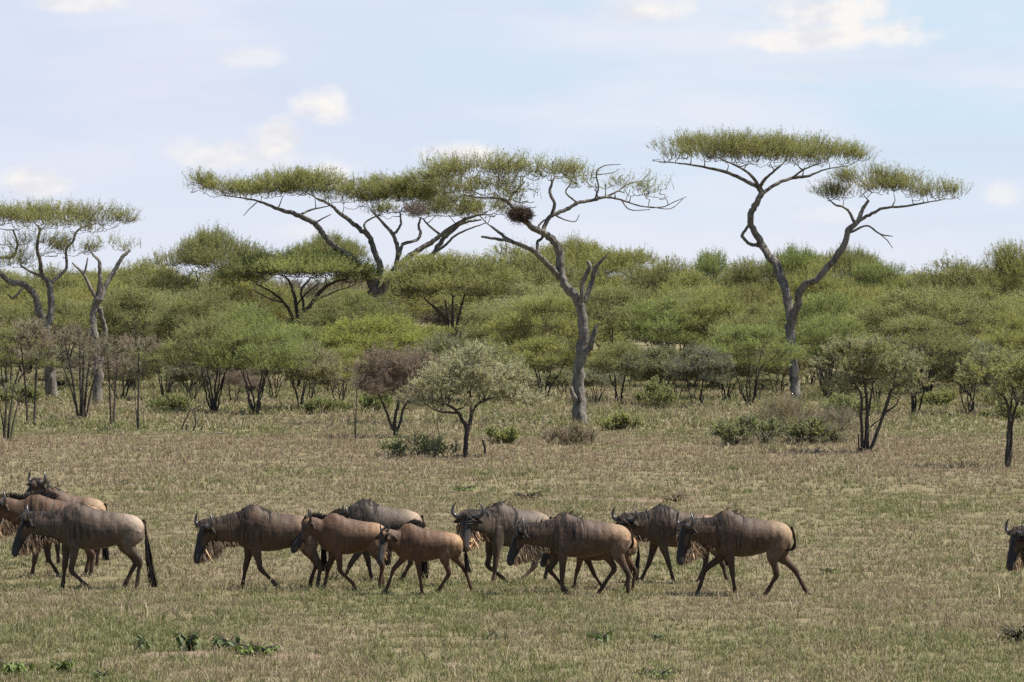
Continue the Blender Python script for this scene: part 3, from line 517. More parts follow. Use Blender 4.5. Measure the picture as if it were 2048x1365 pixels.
hero('fallen_branch', 'bleached fallen branch lying flat on the grass', 'fallen branch', (437, 868), gY(868), [[(408, 868, 1.6), (425, 866, 2), (440, 867, 1.8), (466, 866, .8)], [(432, 867, 1.2), (428, 861, .8)], [(440, 867, 1), (446, 861, .6)]], [], PG, M_DEAD, trunk_name='branch')
hero('fallen_branch', 'short pale dead branch on the ground beside the multi-stemmed thorn tree', 'fallen branch', (1637, 906), gY(906), [[(1624, 906, 1.6), (1634, 902, 2.2), (1646, 905, 1.6)], [(1634, 902, 1.4), (1640, 894, .8)], [(1640, 904, 1.4), (1652, 899, .7)]], [], PG, M_DEAD, trunk_name='branch')
for lab_, fx, fy, lm in (('forked bleached dead branch leaning out of the brushwood on its far left', 1424, 878, [[(1424, 871, 1), (1432, 862, 1.2), (1440, 845, .9), (1446, 835, .5)], [(1436, 853, .8), (1448, 848, .5)]]),
        ('thin bleached stick lying across the front of the large green bush', 1535, 893, [[(1520, 858, 1), (1535, 876, 1.1), (1556, 893, 1)]]),
        ('bleached dead branch with two prongs rising in the middle of the brushwood', 1560, 890, [[(1558, 874, 1.2), (1560, 857, 1.2), (1566, 845, .6)], [(1559, 866, 1), (1575, 870, .9), (1590, 885, .6)]]),
        ('pale dead stem sloping through the grey-brown end of the brushwood', 1665, 890, [[(1640, 870, .9), (1665, 855, .7), (1690, 848, .5)], [(1652, 863, .7), (1662, 848, .5)]])):
    hero('dead_branch', lab_, 'dead branch', (fx, fy), gY(893), lm, [], PG, M_DEAD, trunk_name='branch')

# low bushes and brush
def bush(name, label, px, py, hw, hh, cols, dens=1.0, leaf=(.035, .016), cat='bush', L=.26, tw=TW, nl=11, bare=.15, group=None, Y=None):
    Y = Y or gY(py); b = np.array([(px-1024)*Y/F, Y, 0]); k = Y/F
    root = empty(name, b, label, cat, group); gl = Geo(); gb = Geo(); r = np.array([hw*k, hw*k*.8, hh*k])
    for j in range(11):
        a = R.rand()*6.283; q = R.rand()**.6*.95; rr = r*np.array([.24, .24, .30])*(.7+.8*R.rand()); top = r[2]*(1.25-.75*q**1.5)*(.55+.6*R.rand())
        c = np.array([math.cos(a)*q*r[0], math.sin(a)*q*r[1], max(top, rr[2]*.6)])
        n = int(dens*(25+190*(rr[0]*rr[1])**.75)); pad_fill(gl, c, rr, n, L*(.8+.5*R.rand()), nl, leaf[0], leaf[1], cols, max(6, n//12), .7, bare, flat=.6, csig=.35, tw=tw)
        m_ = int(n*.3)+4; c0 = np.array([c[0]*.8, c[1]*.8, 0]); sprays(gl, c0+R.randn(m_, 3)*np.array([rr[0]*.5, rr[1]*.5, .03]), norm(np.array([math.cos(a)*q*.6, math.sin(a)*q*.6, 1.])+R.randn(m_, 3)*.35), c[2]*(.7+.7*R.rand(m_)), 7, leaf[0], leaf[1], np.tile(cols[1], (m_, 1)), .006, tw=tw)
    for j in range(9):
        a = R.rand()*6.28; t = np.array([math.cos(a)*r[0]*.7, math.sin(a)*r[1]*.7, r[2]*(.9+.6*R.rand())])
        s = np.array([math.cos(a), math.sin(a), 0])*.06; add_tube(gb, catmull([s, t*np.array([.35, .35, .5]), t], 4), np.linspace(.018, .005, 9), (.2, .2, .2), 5)
    link('stems', gb.mesh('stems', M_BARKD, True), root); link('leaves', gl.mesh('leaves', M_LEAF), root); return root
DK = (DG*1.6, OG*.95)
bush('bush', 'scruffy low grey-green bush under the grey-leaved thorn tree', 838, 912, 66, 17, (DG*1.7, GREY*.85), .55, L=.34, nl=8)
bush('bush', 'bright green leafy bush below the leaning acacia, among dry stalks', 1000, 888, 30, 15, (YG*.9, DG*1.2), 1)
bush('dry_weeds', 'clump of tall straw-grey weed stalks at the foot of the leaning acacia', 1135, 890, 46, 20, (np.array([.24, .2, .15]), np.array([.2, .17, .12])), .9, (.06, .006), 'weeds', .3, nl=6)
bush('bush', 'bright green rounded bush just right of the leaning acacia trunk', 1246, 862, 34, 15, (YG*.9, OG), .8)
bush('bush', 'dense dark green bush reaching the ground at the edge of the wood', 1318, 822, 42, 34, DK, 1.0)
bush('bush', 'large green bush forming the front of the brushwood pile', 1528, 890, 88, 36, (DG*1.6, GREY*.8), .95)
bush('bush', 'yellowish bush joined to the side of the large green bush', 1612, 889, 56, 30, (YG*.7, GREY*.65), 1)
bush('brushwood', 'heap of purple-brown dead thorn brush around the forked acacia base', 1580, 870, 105, 42, (PUR*1.0, OG*.95), 1.0, (.06, .005), 'brushwood', .42, PUR*.8, 8)
bush('brushwood', 'grey-brown dead thorn brush sprawling toward the multi-stemmed tree', 1668, 886, 56, 36, (PUR*.95, GREY*.8), .9, (.06, .005), 'brushwood', .42, PUR*.8, 8)
bush('bush', 'green understory bush in the gap behind the multi-stemmed thorn tree', 1700, 838, 50, 28, DK, 1)
bush('bush', 'low bright bush in the clearing under the big wood crowns', 1880, 812, 46, 16, (YG*.8, OG), 1)
bush('bush', 'low dark bush at the right edge below the slim thorn tree', 2010, 838, 40, 14, DK, 1)
bush('bush', 'dark low bush among the thin saplings', 345, 822, 48, 14, DK, 1)
bush('bush', 'shaded green bush behind the purple bush tree', 752, 826, 30, 26, DK, 1)
bush('bush', 'green low bush at the feet of the front-row stems', 650, 828, 46, 16, DK, 1)
bush('bush', 'dark shadowed bush under the leftmost crowns', 40, 812, 50, 22, DK, 1)

# bird nests in the crowns
def nest(label, px, py, hw, hh, Y, col):
    k = Y/F; c = P(px, py, Y); root = empty('bird_nest', c, label, 'nest'); gl = Geo(); n = 900
    d = norm(R.randn(n, 3)); pts = d*(R.rand(n)**.4)[:, None]*np.array([hw*k, hw*k*.9, hh*k]); D = norm(np.cross(d, R.randn(n, 3))+d*.35)
    sprays(gl, pts, D, .16+.18*R.rand(n), 5, .045, .007, np.tile(col, (n, 1)), .007, tw=col*.8)
    link('twigs', gl.mesh('twigs', M_LEAF), root)
nest('dark brown twig nest wedged in the fork of the leaning acacia', 1041, 430, 24, 13, gY(848)-.5, np.array([.075, .052, .042]))
nest('greyish twig nest in the crown of the wide fan-limbed acacia', 832, 419, 25, 14, gY(745)-2.2, np.array([.19, .15, .135]))

# ------------------------------------------------------------------ the wood behind: prototypes and placed copies
def proto_tree(seed, Hh, W, cb, style, cols, leaf=(.047, .0135), L=.56, dens=1.0, stems_n=4, wood=M_BARKD):
    global R
    R = np.random.RandomState(seed); gb = Geo(); gl = Geo(); nodes = []; r = W/2
    for s in range(stems_n):
        a = s*6.283/stems_n+R.rand()*1.2; rr = r*(.28+.34*R.rand()); top = np.array([math.cos(a)*rr, math.sin(a)*rr, cb+(Hh-cb)*(.3+.4*R.rand())])
        b = np.array([math.cos(a), math.sin(a), 0])*(.05+.16*R.rand()*(stems_n > 2)); b[2] = -.1
        m1 = b+np.array([top[0]*.22, top[1]*.22, cb*.6])+R.randn(3)*.08; m2 = np.array([top[0]*.58, top[1]*.58, cb+(top[2]-cb)*.25])+R.randn(3)*.12
        r0 = (.065+.05*R.rand())*Hh/5*(1 if stems_n < 5 else .8)
        q = catmull([b, m1, m2, top], 5); q = q+R.randn(len(q), 3)*.03; rad = np.linspace(r0, r0*.3, len(q)); add_tube(gb, q, rad, (.2, .2, .2), 7, .15, seed=s)
        nodes += [(*q[k], rad[k]) for k in range(len(q)//2, len(q))]
    T = []
    if style == 'umbrella': pads = [(rr*r*math.cos(a), rr*r*math.sin(a), Hh-.35-.9*rr**2*(Hh-cb)*.38-R.rand()*.3, r*(.34+.16*R.rand()), .32+.15*R.rand()) for rr, a in [(0, 0)]+[(.45, i*1.26+R.rand()) for i in range(5)]+[(.78, i*.9+R.rand()*.6) for i in range(7)]]
    elif style == 'dome': pads = [(rr*r*math.cos(a), rr*r*math.sin(a), cb+(Hh-.4-cb)*(z+.12*R.rand()), r*(.30+.18*R.rand()), .42+.22*R.rand()) for rr, a, z in [(0, 0, .95)]+[(.42, i*1.26+R.rand(), .76) for i in range(5)]+[(.74, i*.8+R.rand()*.6, .50) for i in range(8)]+[(.74, i*1.5+R.rand()*.9, .24) for i in range(4)]]
    elif style == 'layer': pads = [(rr*r*math.cos(a), rr*r*math.sin(a), cb+(Hh-.35-cb)*z+.5*R.randn()*.5, r*(.28+.22*R.rand()), .34+.24*R.rand()) for rr, a, z in [(0, 0, 1.0), (.2, 3, .9)]+[(.45, i*1.5+R.rand(), .86) for i in range(4)]+[(.75, i*1.05+R.rand()*.6, .6) for i in range(6)]+[(.76, i*1.6+R.rand()*.9, .32) for i in range(4)]]
    else: pads = [(rr*r*math.cos(a), rr*r*math.sin(a), cb+(Hh-.3-cb)*z, r*(.36+.2*R.rand()), (Hh-cb)*.2) for rr, a, z in [(0, 0, .85), (.45, .5, .6), (.45, 2.6, .65), (.45, 4.6, .6), (.7, 1.5, .25), (.7, 3.6, .3), (.65, 5.7, .25), (.2, 3, .3)]]
    for (x, y, z, pr, ph) in pads:
        c = np.array([x, y, z]); rv = np.array([pr, pr, ph]); na = 5+int(pr*pr*3.5)
        qq = norm(R.randn(na, 3))*(R.rand(na)**.5)[:, None]; qq[:, 2] *= .5; T.append(c+qq*rv)
        n = int(dens*.9*(40+150*pr**1.6*(ph/.4)**.5)); pad_fill(gl, c, rv, n, L, 11, leaf[0], leaf[1], cols, max(6, n//16), .5, .95, flat=.42)
    # open brown twig-work inside the crown
    hz = (Hh-cb); n = int(46*r*r*(.5 if style == 'umbrella' else 1)); pad_fill(gl, np.array([0, 0, cb+hz*(.55 if style == 'umbrella' else .40)]), np.array([r*.72, r*.72, hz*.30]), n, L*1.3, 3, leaf[0], leaf[1], (OG*.9, TW*2), max(8, n//8), .6, .5, flat=.5, csig=.4, tw=TW*1.7)
    for q_ in range(int(r*r*1.6)):
        a = R.rand()*6.283; rr = r*.75*R.rand()**.5; T.append(np.array([[math.cos(a)*rr, math.sin(a)*rr, cb+hz*(.25+.45*R.rand())]]))
    grow_branches(gb, nodes, np.concatenate(T), .06, .016, (.2, .2, .2))
    return gb.mesh('trunk', wood, True), gl.mesh('crown', M_LEAF), Hh, W
PROTO = {
 'dome': [proto_tree(101+i, 5.6, 6.2+i*.4, 1.95, 'dome', (YG, OG), stems_n=6+i % 3, dens=1.0) for i in range(4)],
 'umbrella': [proto_tree(201+i, 6.0, 8.0, 2.4, 'umbrella', (YG*1.02, OG), stems_n=3+i, dens=1.2) for i in range(3)],
 'layered': [proto_tree(301+i, 5.8, 6.8, 2.15, 'layer', (YG*.97, OG*1.05), stems_n=4+i % 3, dens=1.15) for i in range(4)],
 'greyish': [proto_tree(401+i, 4.0, 4.6, 1.35, 'dome', (GREY*.8, OG*1.1), stems_n=5, leaf=(.05, .018), dens=1.1) for i in range(2)],
 'twiggy': [proto_tree(501+i, 3.8, 3.8, 1.0, 'bushy', (PUR*.95, GREY*.6), stems_n=5, leaf=(.06, .007), dens=1.2) for i in range(2)],
}
R = np.random.RandomState(77)
LAND = [(60, 'the edge acacia'), (195, 'the bare double-trunked tree'), (420, 'the fallen pale branch'), (610, 'the straight-stemmed clump'), (770, 'the fan-limbed acacia'), (935, 'the grey-leaved tree'),
        (1160, 'the leaning acacia'), (1370, 'the dense dark bush'), (1590, 'the forked acacia'), (1745, 'the multi-stemmed thorn tree'), (1890, 'the sunny clearing'), (2020, 'the slim edge tree')]
SHAPE = {'dome': 'round-crowned acacia', 'umbrella': 'flat-topped umbrella acacia', 'layered': 'layered acacia', 'greyish': 'grey-green thorn tree', 'twiggy': 'twiggy purplish thorn tree'}
LABELS = {}
def place(px, py, top, w, kind, tint=None, rank=None):
    """tree with its foot on the ground seen at (px,py), crown top at row `top`, crown w px wide"""
    Y = gY(py); hgt = HC-(top-YH)*Y/F; wid = w*Y/F; var = PROTO[kind]; tm, cm, Hh, W = var[R.randint(len(var))]
    if tint is None: q_ = .78+.4*R.rand(); tint = (q_*(.94+.14*R.rand()), q_, q_*(.85+.4*R.rand()))
    hue = 'yellow-green' if tint[0] > 1.0 else ('fresh green' if tint[1] > tint[0]+.05 else 'olive')
    if kind in ('greyish', 'twiggy'): hue = 'pale' if tint[0] > 1.0 else 'dull'
    lx, land = min(LAND, key=lambda q: abs(q[0]-px)); d = px-lx
    where = ('right behind ' if abs(d) < 14 else 'left of ' if d < 0 else 'right of ')+land
    size = 'tall' if hgt > 6.4 else 'mid-height' if hgt > 4.6 else 'low'
    row = 'front row' if Y < 195 else 'second row' if Y < 225 else 'middle rows' if Y < 275 else 'back row' if Y < 330 else 'farthest row'
    lab = f'{size} {hue} {SHAPE[kind]}, {row}, {where}'
    root = empty('thorn_tree' if kind in ('greyish', 'twiggy') else 'acacia_tree', ((px-1024)*Y/F, Y, 0), lab, 'tree', 'trees of the wood behind the plain')
    root.rotation_euler = (0, 0, R.rand()*6.283); LABELS.setdefault(lab, []).append((px, wid, root)); sxy = wid/W; root.scale = (sxy, sxy, hgt/Hh)
    link('trunk', tm, root); c = link('crown', cm, root); c.color = (*tint, 1); return root
GRN = (.90, 1.02, .92); YEL = (1.06, 1.06, .95); OLV = (.94, .95, 1.0)
for a in [ # skyline and recognisable middle trees
    (425, 735, 472, 190, 'umbrella', OLV), (300, 725, 524, 200, 'dome', YEL), (345, 735, 545, 200, 'dome', OLV), (655, 700, 474, 150, 'umbrella', OLV), (1015, 725, 496, 190, 'dome', YEL), (1150, 720, 490, 190, 'umbrella', YEL),
    (1245, 730, 506, 190, 'layered', YEL), (1330, 735, 526, 190, 'dome', OLV), (1425, 715, 514, 130, 'layered', GRN), (1500, 725, 530, 150, 'layered', OLV), (1595, 725, 500, 130, 'umbrella', GRN), (1700, 728, 500, 130, 'umbrella', OLV), (1745, 735, 532, 150, 'layered', GRN), (1640, 745, 545, 190, 'dome', YEL),
    (1900, 735, 526, 210, 'dome', OLV), (2030, 745, 500, 150, 'layered', YEL), (1995, 735, 545, 190, 'dome', OLV), (100, 725, 540, 220, 'dome', OLV), (190, 735, 560, 200, 'dome', YEL), (800, 730, 545, 190, 'layered', YEL), (500, 735, 530, 170, 'layered', YEL), (20, 735, 560, 200, 'dome', OLV), (1820, 730, 555, 180, 'layered', YEL), (1090, 735, 530, 200, 'dome', OLV), (1390, 745, 560, 190, 'layered', YEL),
    (560, 716, 585, 190, 'dome', OLV), (640, 712, 590, 190, 'layered', OLV), (600, 706, 600, 200, 'dome', YEL), (690, 712, 580, 180, 'dome', OLV), (900, 712, 585, 200, 'dome', OLV), (955, 708, 590, 180, 'layered', OLV),
    # middle
    (410, 778, 590, 210, 'dome', OLV), (500, 785, 625, 190, 'dome', GRN), (260, 775, 585, 210, 'layered', OLV), (590, 778, 655, 170, 'layered', GRN), (750, 778, 636, 220, 'dome', (1.08, 1.16, .8)), (850, 772, 655, 170, 'layered', YEL), (1000, 772, 625, 170, 'layered', OLV), (1090, 775, 600, 190, 'layered', YEL), (1230, 772, 580, 200, 'layered', OLV), (1330, 775, 610, 200, 'layered', GRN), (1430, 775, 595, 190, 'dome', YEL), (1520, 778, 620, 180, 'layered', OLV), (1650, 782, 590, 210, 'dome', GRN), (1770, 772, 590, 200, 'layered', YEL), (1850, 790, 585, 270, 'layered', OLV), (1970, 775, 590, 210, 'layered', OLV), (120, 775, 600, 220, 'dome', OLV), (2060, 785, 620, 180, 'dome', YEL), (-20, 780, 610, 200, 'dome', OLV),
    # front
    (428, 826, 640, 190, 'dome', OLV), (512, 828, 655, 200, 'dome', GRN), (600, 820, 690, 130, 'layered', GRN), (622, 822, 700, 120, 'greyish', None), (330, 800, 690, 150, 'layered', OLV), (890, 808, 680, 150, 'greyish', None), (965, 806, 690, 140, 'greyish', None), (1090, 800, 680, 150, 'layered', YEL), (1240, 810, 690, 140, 'layered', OLV), (550, 800, 700, 110, 'greyish', None), (470, 806, 720, 90, 'twiggy', None), (385, 806, 720, 100, 'greyish', None), (1355, 802, 715, 110, 'layered', OLV), (1320, 812, 700, 150, 'greyish', None), (1398, 815, 700, 130, 'greyish', None), (1500, 812, 655, 190, 'layered', GRN), (1655, 797, 636, 190, 'dome', GRN), (1940, 828, 690, 150, 'greyish', None), (1830, 828, 640, 200, 'layered', OLV), (2040, 815, 650, 170, 'layered', YEL), (680, 815, 700, 130, 'layered', YEL), (20, 800, 660, 170, 'layered', OLV), (1195, 806, 740, 90, 'greyish', None), (240, 800, 700, 140, 'twiggy', None), (745, 806, 720, 110, 'twiggy', None), (1455, 800, 710, 120, 'greyish', None), (1560, 792, 700, 120, 'greyish', None), (1755, 812, 710, 120, 'greyish', None)]:
    place(*a)
for (y0, n, t0, t1, w) in ((788, 17, 722, 750, 105), (772, 16, 690, 722, 130), (762, 13, 585, 620, 190), (748, 13, 570, 600, 200), (715, 14, 545, 568, 190), (700, 15, 540, 560, 170), (690, 15, 540, 558, 160)):
    for i in range(n):
        px_ = -70+(i+.5+.5*(R.rand()-.5))*2190/n
        if 740 < y0 < 765 and (520 < px_ < 690 or 835 < px_ < 975): continue      # clear views of the open limbs behind
        place(px_, y0+R.randn()*2.5, t0+(t1-t0)*R.rand(), w*(.8+.4*R.rand()), ('dome', 'layered', 'layered', 'umbrella', 'dome', 'layered', 'twiggy')[R.randint(7)] if y0 < 740 else ('dome', 'layered', 'dome')[R.randint(3)] if y0 < 765 else ('greyish', 'twiggy', 'dome', 'greyish')[R.randint(4)])
# the far wood: one mass beyond the last trees
gf = Geo()
for i in range(150):
    Y = 430+R.rand()*60; X = (R.rand()*2-1)*95; pad_fill(gf, np.array([X, Y, 2+3.2*R.rand()]), np.array([3, 3, 1.0]), 190, .6, 9, .12, .05, (YG*.9, OG), 14, .4, .3)
tag(link('far_wood', gf.mesh('far_wood', M_LEAF)), 'far-off acacia wood merging into one green mass', 'wood', kind='stuff')

# ------------------------------------------------------------------ weeds in the foreground
def weed(label, px, py, h, n, col, broad=.10, spread=.6):
    b = G(px, py); root = empty('leafy_weed', b, label, 'weed', 'broad-leaved weeds in the grass'); gs = Geo(); gl = Geo()
    for i in range(n):
        a = R.rand()*6.283; d = np.array([math.cos(a), math.sin(a), 0]); tip = d*spread*h*(.3+.7*R.rand())+np.array([0, 0, h*(.45+.55*R.rand())]); add_tube(gs, catmull([np.zeros(3), tip*np.array([.3, .3, .6]), tip], 3), np.linspace(.009, .004, 7), (.1, .1, .06), 4)
        for k in range(4):
            t = .45+.55*R.rand(); p0 = tip*t; la = broad*(.6+.7*R.rand()); dr = norm(np.array([R.randn(), R.randn(), -.25-.3*R.rand()])); sd = norm(np.cross(dr, [0, 0, 1.]))*la*.28; dn = np.array([0, 0, -1])*la*.18
            V = np.array([p0, p0+dr*la*.3+sd, p0+dr*la*.7+sd*.8+dn, p0+dr*la+dn*2.4, p0+dr*la*.7-sd*.8+dn, p0+dr*la*.3-sd]); gl.add(V, [[0, 1, 2, 5], [5, 2, 4, 5]][:1], col*(.7+.6*R.rand())); gl.add(V, [[5, 2, 3, 4]], col*(.7+.6*R.rand()))
    link('stems', gs.mesh('stems', M_BARKD), root); link('leaves', gl.mesh('leaves', M_WEED), root)
WD = np.array([.07, .088, .042]); WB = np.array([.17, .22, .065])
weed('dark drooping broad-leaved weed beside the red soil patch, tallest of its row', 378, 1303, .30, 10, WD*1.2, .15)
weed('dark broad-leaved weed between the tall drooping weed and the bright green mat', 455, 1300, .24, 10, WD*1.3, .14, .9)
weed('small dark weed at the end of the red soil patch', 284, 1300, .22, 8, WD*1.3, .11)
weed('bright green feathery mat of weeds on the red soil', 510, 1308, .16, 46, WB, .06, 2.4)
weed('dark weed at the bottom edge, beneath the leftmost animals', 25, 1345, .14, 22, WB*.8, .08, 2)
weed('green weed sprawl near the bottom edge beside the leftmost one', 125, 1340, .13, 18, WB*.7, .08, 2)
weed('tiny dark weed low in the left foreground', 205, 1358, .12, 8, WD*1.6, .08, 1)
weed('single dark tuft of leaves under the walking herd', 978, 1280, .14, 8, WD*1.4, .08, 1)
weed('sprawling grey-green weed in the right-centre foreground', 1205, 1283, .16, 16, WD*1.7, .09, 2)
weed('small upright dark weed right of the sprawling grey-green one', 1315, 1285, .15, 6, WD*1.2, .09, .8)
weed('bright green weed mat at the bottom edge under the brindled animals', 1320, 1358, .14, 34, WB*.85, .06, 2.6)
weed('dark bushy weed at the right edge of the foreground', 2035, 1285, .26, 26, np.array([.09, .085, .045]), .07, 1.2)
weed('dark weed on the small bare patch behind the leftmost animals', 248, 972, .20, 9, WD*1.2, .10, .8)
weed('low green weed by the hooves of the leftmost animal', 105, 1190, .10, 10, WB*.6, .08, 1.6)
weed('bright green weed patch behind the animal that faces us', 930, 982, .14, 26, WB*.9, .08, 3)
weed('brownish low scrub on the bare strip behind the herd', 1050, 1000, .20, 30, np.array([.13, .105, .06]), .07, 2.6)
weed('second brownish scrub clump at the far end of the bare strip', 1350, 1004, .18, 30, np.array([.14, .10, .06]), .07, 2.4)
weed('green weed sprig in the grass beyond the last animal', 1660, 1145, .09, 14, WB*.6, .07, 2)

# ------------------------------------------------------------------ wildebeest
# torso stations: t (0 rump .. 1 chest front), top, bottom, half width, all in hump heights
TOR = np.array([(0.0, .745, .62, .03), (.02, .78, .565, .078), (.07, .822, .535, .118), (.14, .852, .535, .140), (.24, .872, .538, .148), (.36, .884, .495, .160), (.5, .902, .462, .170), (.62, .934, .450, .168), (.72, .977, .458, .152), (.80, 1.0, .468, .138), (.87, .985, .478, .126), (.93, .945, .50, .112), (.98, .89, .53, .088), (1.02, .82, .58, .05)])
HEAD = np.array([(-.06, .03, -.10, .06), (0.0, .085, -.17, .098), (.07, .125, -.225, .128), (.17, .145, -.255, .142), (.28, .145, -.25, .136), (.4, .142, -.215, .118), (.52, .140, -.17, .102), (.65, .132, -.135, .096), (.78, .122, -.122, .102), (.88, .105, -.12, .114), (.96, .075, -.105, .106), (1.01, .01, -.06, .06)])
def ring(n, e=2.0):
    a = np.arange(n)*2*np.pi/n; c, s = np.cos(a), np.sin(a); k = 2/e
    return np.sign(c)*np.abs(c)**k, np.sign(s)*np.abs(s)**k
def loft(rings):
    n = len(rings[0]); V = np.vstack(rings); m = len(rings); i = np.arange(m-1)[:, None]*n; j = np.arange(n)[None]; jn = (j+1) % n
    Q = np.stack([i+j, i+jn, i+n+jn, i+n+j], -1).reshape(-1, 4); k = np.arange(n)
    V = np.vstack([V, rings[0].mean(0)[None], rings[-1].mean(0)[None]])
    return V, Q, np.vstack([np.stack([(k+1) % n, k, np.full(n, m*n)], 1), np.stack([(m-1)*n+k, (m-1)*n+(k+1) % n, np.full(n, m*n+1)], 1)])
def ribbon(g, pts, w0, w1, col, side=None):
    n = len(pts); T = norm(np.gradient(pts, axis=0)); sd = norm(np.cross(T, side if side is not None else R.randn(3)))
    w = np.linspace(w0, w1, n)[:, None]; V = np.vstack([pts-sd*w, pts+sd*w]); i = np.arange(n-1); g.add(V, np.stack([i, i+1, i+1+n, i+n], 1), col)
def wildebeest(label, gy, rump, chest, humpy, poll, head, legs, tail, kind='adult', yaw=0.0, hlen=.60, coat=None, rumpc=None, mane='drape', seed=0, wscale=1.0, hide=()):
    """poll (px,row); head (pitch deg, yaw deg: 0 faces left, 90 faces the camera); legs: front near, front far, hind near, hind far, each four joints in photo px"""
    global R
    R = np.random.RandomState(900+seed); Y = gY(gy); s = F/Y; cx = (rump+chest)/2; ya = math.radians(yaw); cy_, sy_ = math.cos(ya), math.sin(ya)
    Hh = (gy-humpy)/s; LB = abs(chest-rump)/s/cy_; k = Hh/1.35
    def lx(px, yl=0.0): return ((px-cx)/s+yl*sy_)/cy_          # photo column -> own forward axis (head end is -x)
    def lz(py): return (gy-py)/s
    zg = float(np.mean(ground_z(np.array([q[3][0]-1024 for q in legs])*Y/F, np.full(4, Y)))); root = empty('wildebeest', ((cx-1024)*Y/F, Y, zg), label, 'wildebeest', 'wildebeest herd walking across the plain'); root.rotation_euler = (0, 0, ya)
    xr = LB/2; tx = lambda t: xr-t*LB                            # rump at +x, chest at -x
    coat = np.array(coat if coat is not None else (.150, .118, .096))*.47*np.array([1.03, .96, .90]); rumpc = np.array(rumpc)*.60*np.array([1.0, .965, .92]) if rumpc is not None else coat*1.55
    legc = coat*np.array([.60, .53, .48]); black = np.array([.022, .019, .018])
    st = np.array([[np.interp(t, TOR[:, 0], TOR[:, j]) for j in range(4)] for t in np.linspace(0, 1.02, 40)])
    gb = Geo(); info = []; c_, s_ = ring(28, 2.15)
    def put(rings, cols):
        V, Q, T3 = loft(rings); n = len(rings[0]); C = np.vstack([np.repeat(cols, n, 0), cols[:1], cols[-1:]]) if cols.ndim == 2 else np.vstack([cols.reshape(-1, 3), cols[0].mean(0)[None], cols[-1].mean(0)[None]])
        b = gb.n; gb.add(V, Q, C); gb.Fc.setdefault(3, []).append(T3+b)
    rings = []; cols = []
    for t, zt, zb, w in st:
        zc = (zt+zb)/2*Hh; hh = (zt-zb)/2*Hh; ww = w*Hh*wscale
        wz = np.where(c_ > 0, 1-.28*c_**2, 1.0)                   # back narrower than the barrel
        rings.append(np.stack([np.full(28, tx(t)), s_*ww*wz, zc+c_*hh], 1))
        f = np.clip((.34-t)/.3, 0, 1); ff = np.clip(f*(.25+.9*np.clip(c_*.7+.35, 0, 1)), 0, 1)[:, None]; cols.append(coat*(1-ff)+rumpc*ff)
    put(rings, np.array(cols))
    def tor(t, phi, out=1.0):
        w = [np.interp(t, TOR[:, 0], TOR[:, j]) for j in range(4)]; zc = (w[1]+w[2])/2*Hh; hh = (w[1]-w[2])/2*Hh; c = math.cos(phi); sn = math.sin(phi)
        return np.array([tx(t), sn*w[3]*Hh*wscale*(1-.28*max(c, 0)**2)*out, zc+c*hh*out])
    # head frame
    pit, hy = math.radians(head[0]), math.radians(head[1])-ya; hf = np.array([-math.cos(hy), -math.sin(hy), 0]); upv = np.array([0, 0, 1.])
    yoff = head[2] if len(head) > 2 else -.10*math.sin(hy)
    pl = np.array([lx(poll[0], yoff), yoff, lz(poll[1])]); ax = hf*math.cos(pit)-upv*math.sin(pit); nn = hf*math.sin(pit)+upv*math.cos(pit); lat = np.cross(upv, hf); Lh = hlen*k
    # neck
    nb = np.array([tx(.90), 0, .735*Hh]); ne = pl+ax*.10*Lh-nn*.06*Lh
    mid = (nb+ne)/2+np.array([0, 0, -.01*Hh]); NC = catmull([nb+np.array([.14*LB, 0, .0]), nb, mid, ne, ne+ax*.12*Lh], 4)
    m = len(NC); tt = np.linspace(0, 1, m); hhs = np.interp(tt, [0, .25, .5, .75, 1], [.220, .205, .158, .136, .11])*Hh; ws = np.interp(tt, [0, .25, .5, .75, 1], [.105, .10, .088, .08, .07])*Hh*wscale
    if kind != 'adult': hhs = hhs*np.interp(tt, [0, .5, 1], [1, .92, .95])
    T_ = norm(np.gradient(NC, axis=0)); Ls = norm(np.cross(upv, T_)+1e-6); Us = norm(np.cross(T_, Ls)); c2, s2 = ring(20, 2.0)
    put([NC[i]+Us[i]*(c2*hhs[i])[:, None]+Ls[i]*(s2*ws[i])[:, None] for i in range(m)], np.tile(coat*.92, (m, 1)))
    # head
    rings = []; cols = []; c3, s3 = ring(20, 2.3)
    for sv, fr, bk, w in [[np.interp(q, HEAD[:, 0], HEAD[:, j]) for j in range(4)] for q in np.linspace(-.06, 1.01, 26)]:
        cn = (fr+bk)/2; hn = (fr-bk)/2; rings.append(pl+ax*sv*Lh+nn*((cn+c3*hn)*Lh)[:, None]+lat*((s3*w)*(1-.22*np.clip(-c3, 0, 1)))[:, None]*Lh)
        cheek = (c3 < .40)*(sv < .5)*1.0; fc = black*(1.0); ck = coat*.95
        browse = np.clip((.16-sv)/.16, 0, 1)*(kind != 'adult')*1.0
        col = fc+(ck-fc)*cheek[:, None]; col = col+(np.array([.17, .095, .05])-col)*browse*.8
        if sv > .86: col = col*0+np.array([.03, .027, .027])
        cols.append(col)
    put(rings, np.array(cols))
    # ears
    for sg in (-1, 1):
        e0 = pl+ax*.05*Lh+lat*sg*.085*Lh-nn*.01*Lh; ed = norm(lat*sg*.95-upv*.22-hf*.25); el = .215*k; eu = norm(np.cross(ed, hf)); ew = np.cross(eu, ed); c4, s4 = ring(10)
        put([e0+ed*el*q+eu*(c4*w*1.2*k)[:, None]+ew*(s4*.021*k)[:, None]-upv*.03*q*q for q, w in ((0, .022), (.2, .034), (.45, .044), (.7, .04), (.9, .022), (1, .006))], np.tile(coat*.35, (6, 1)))
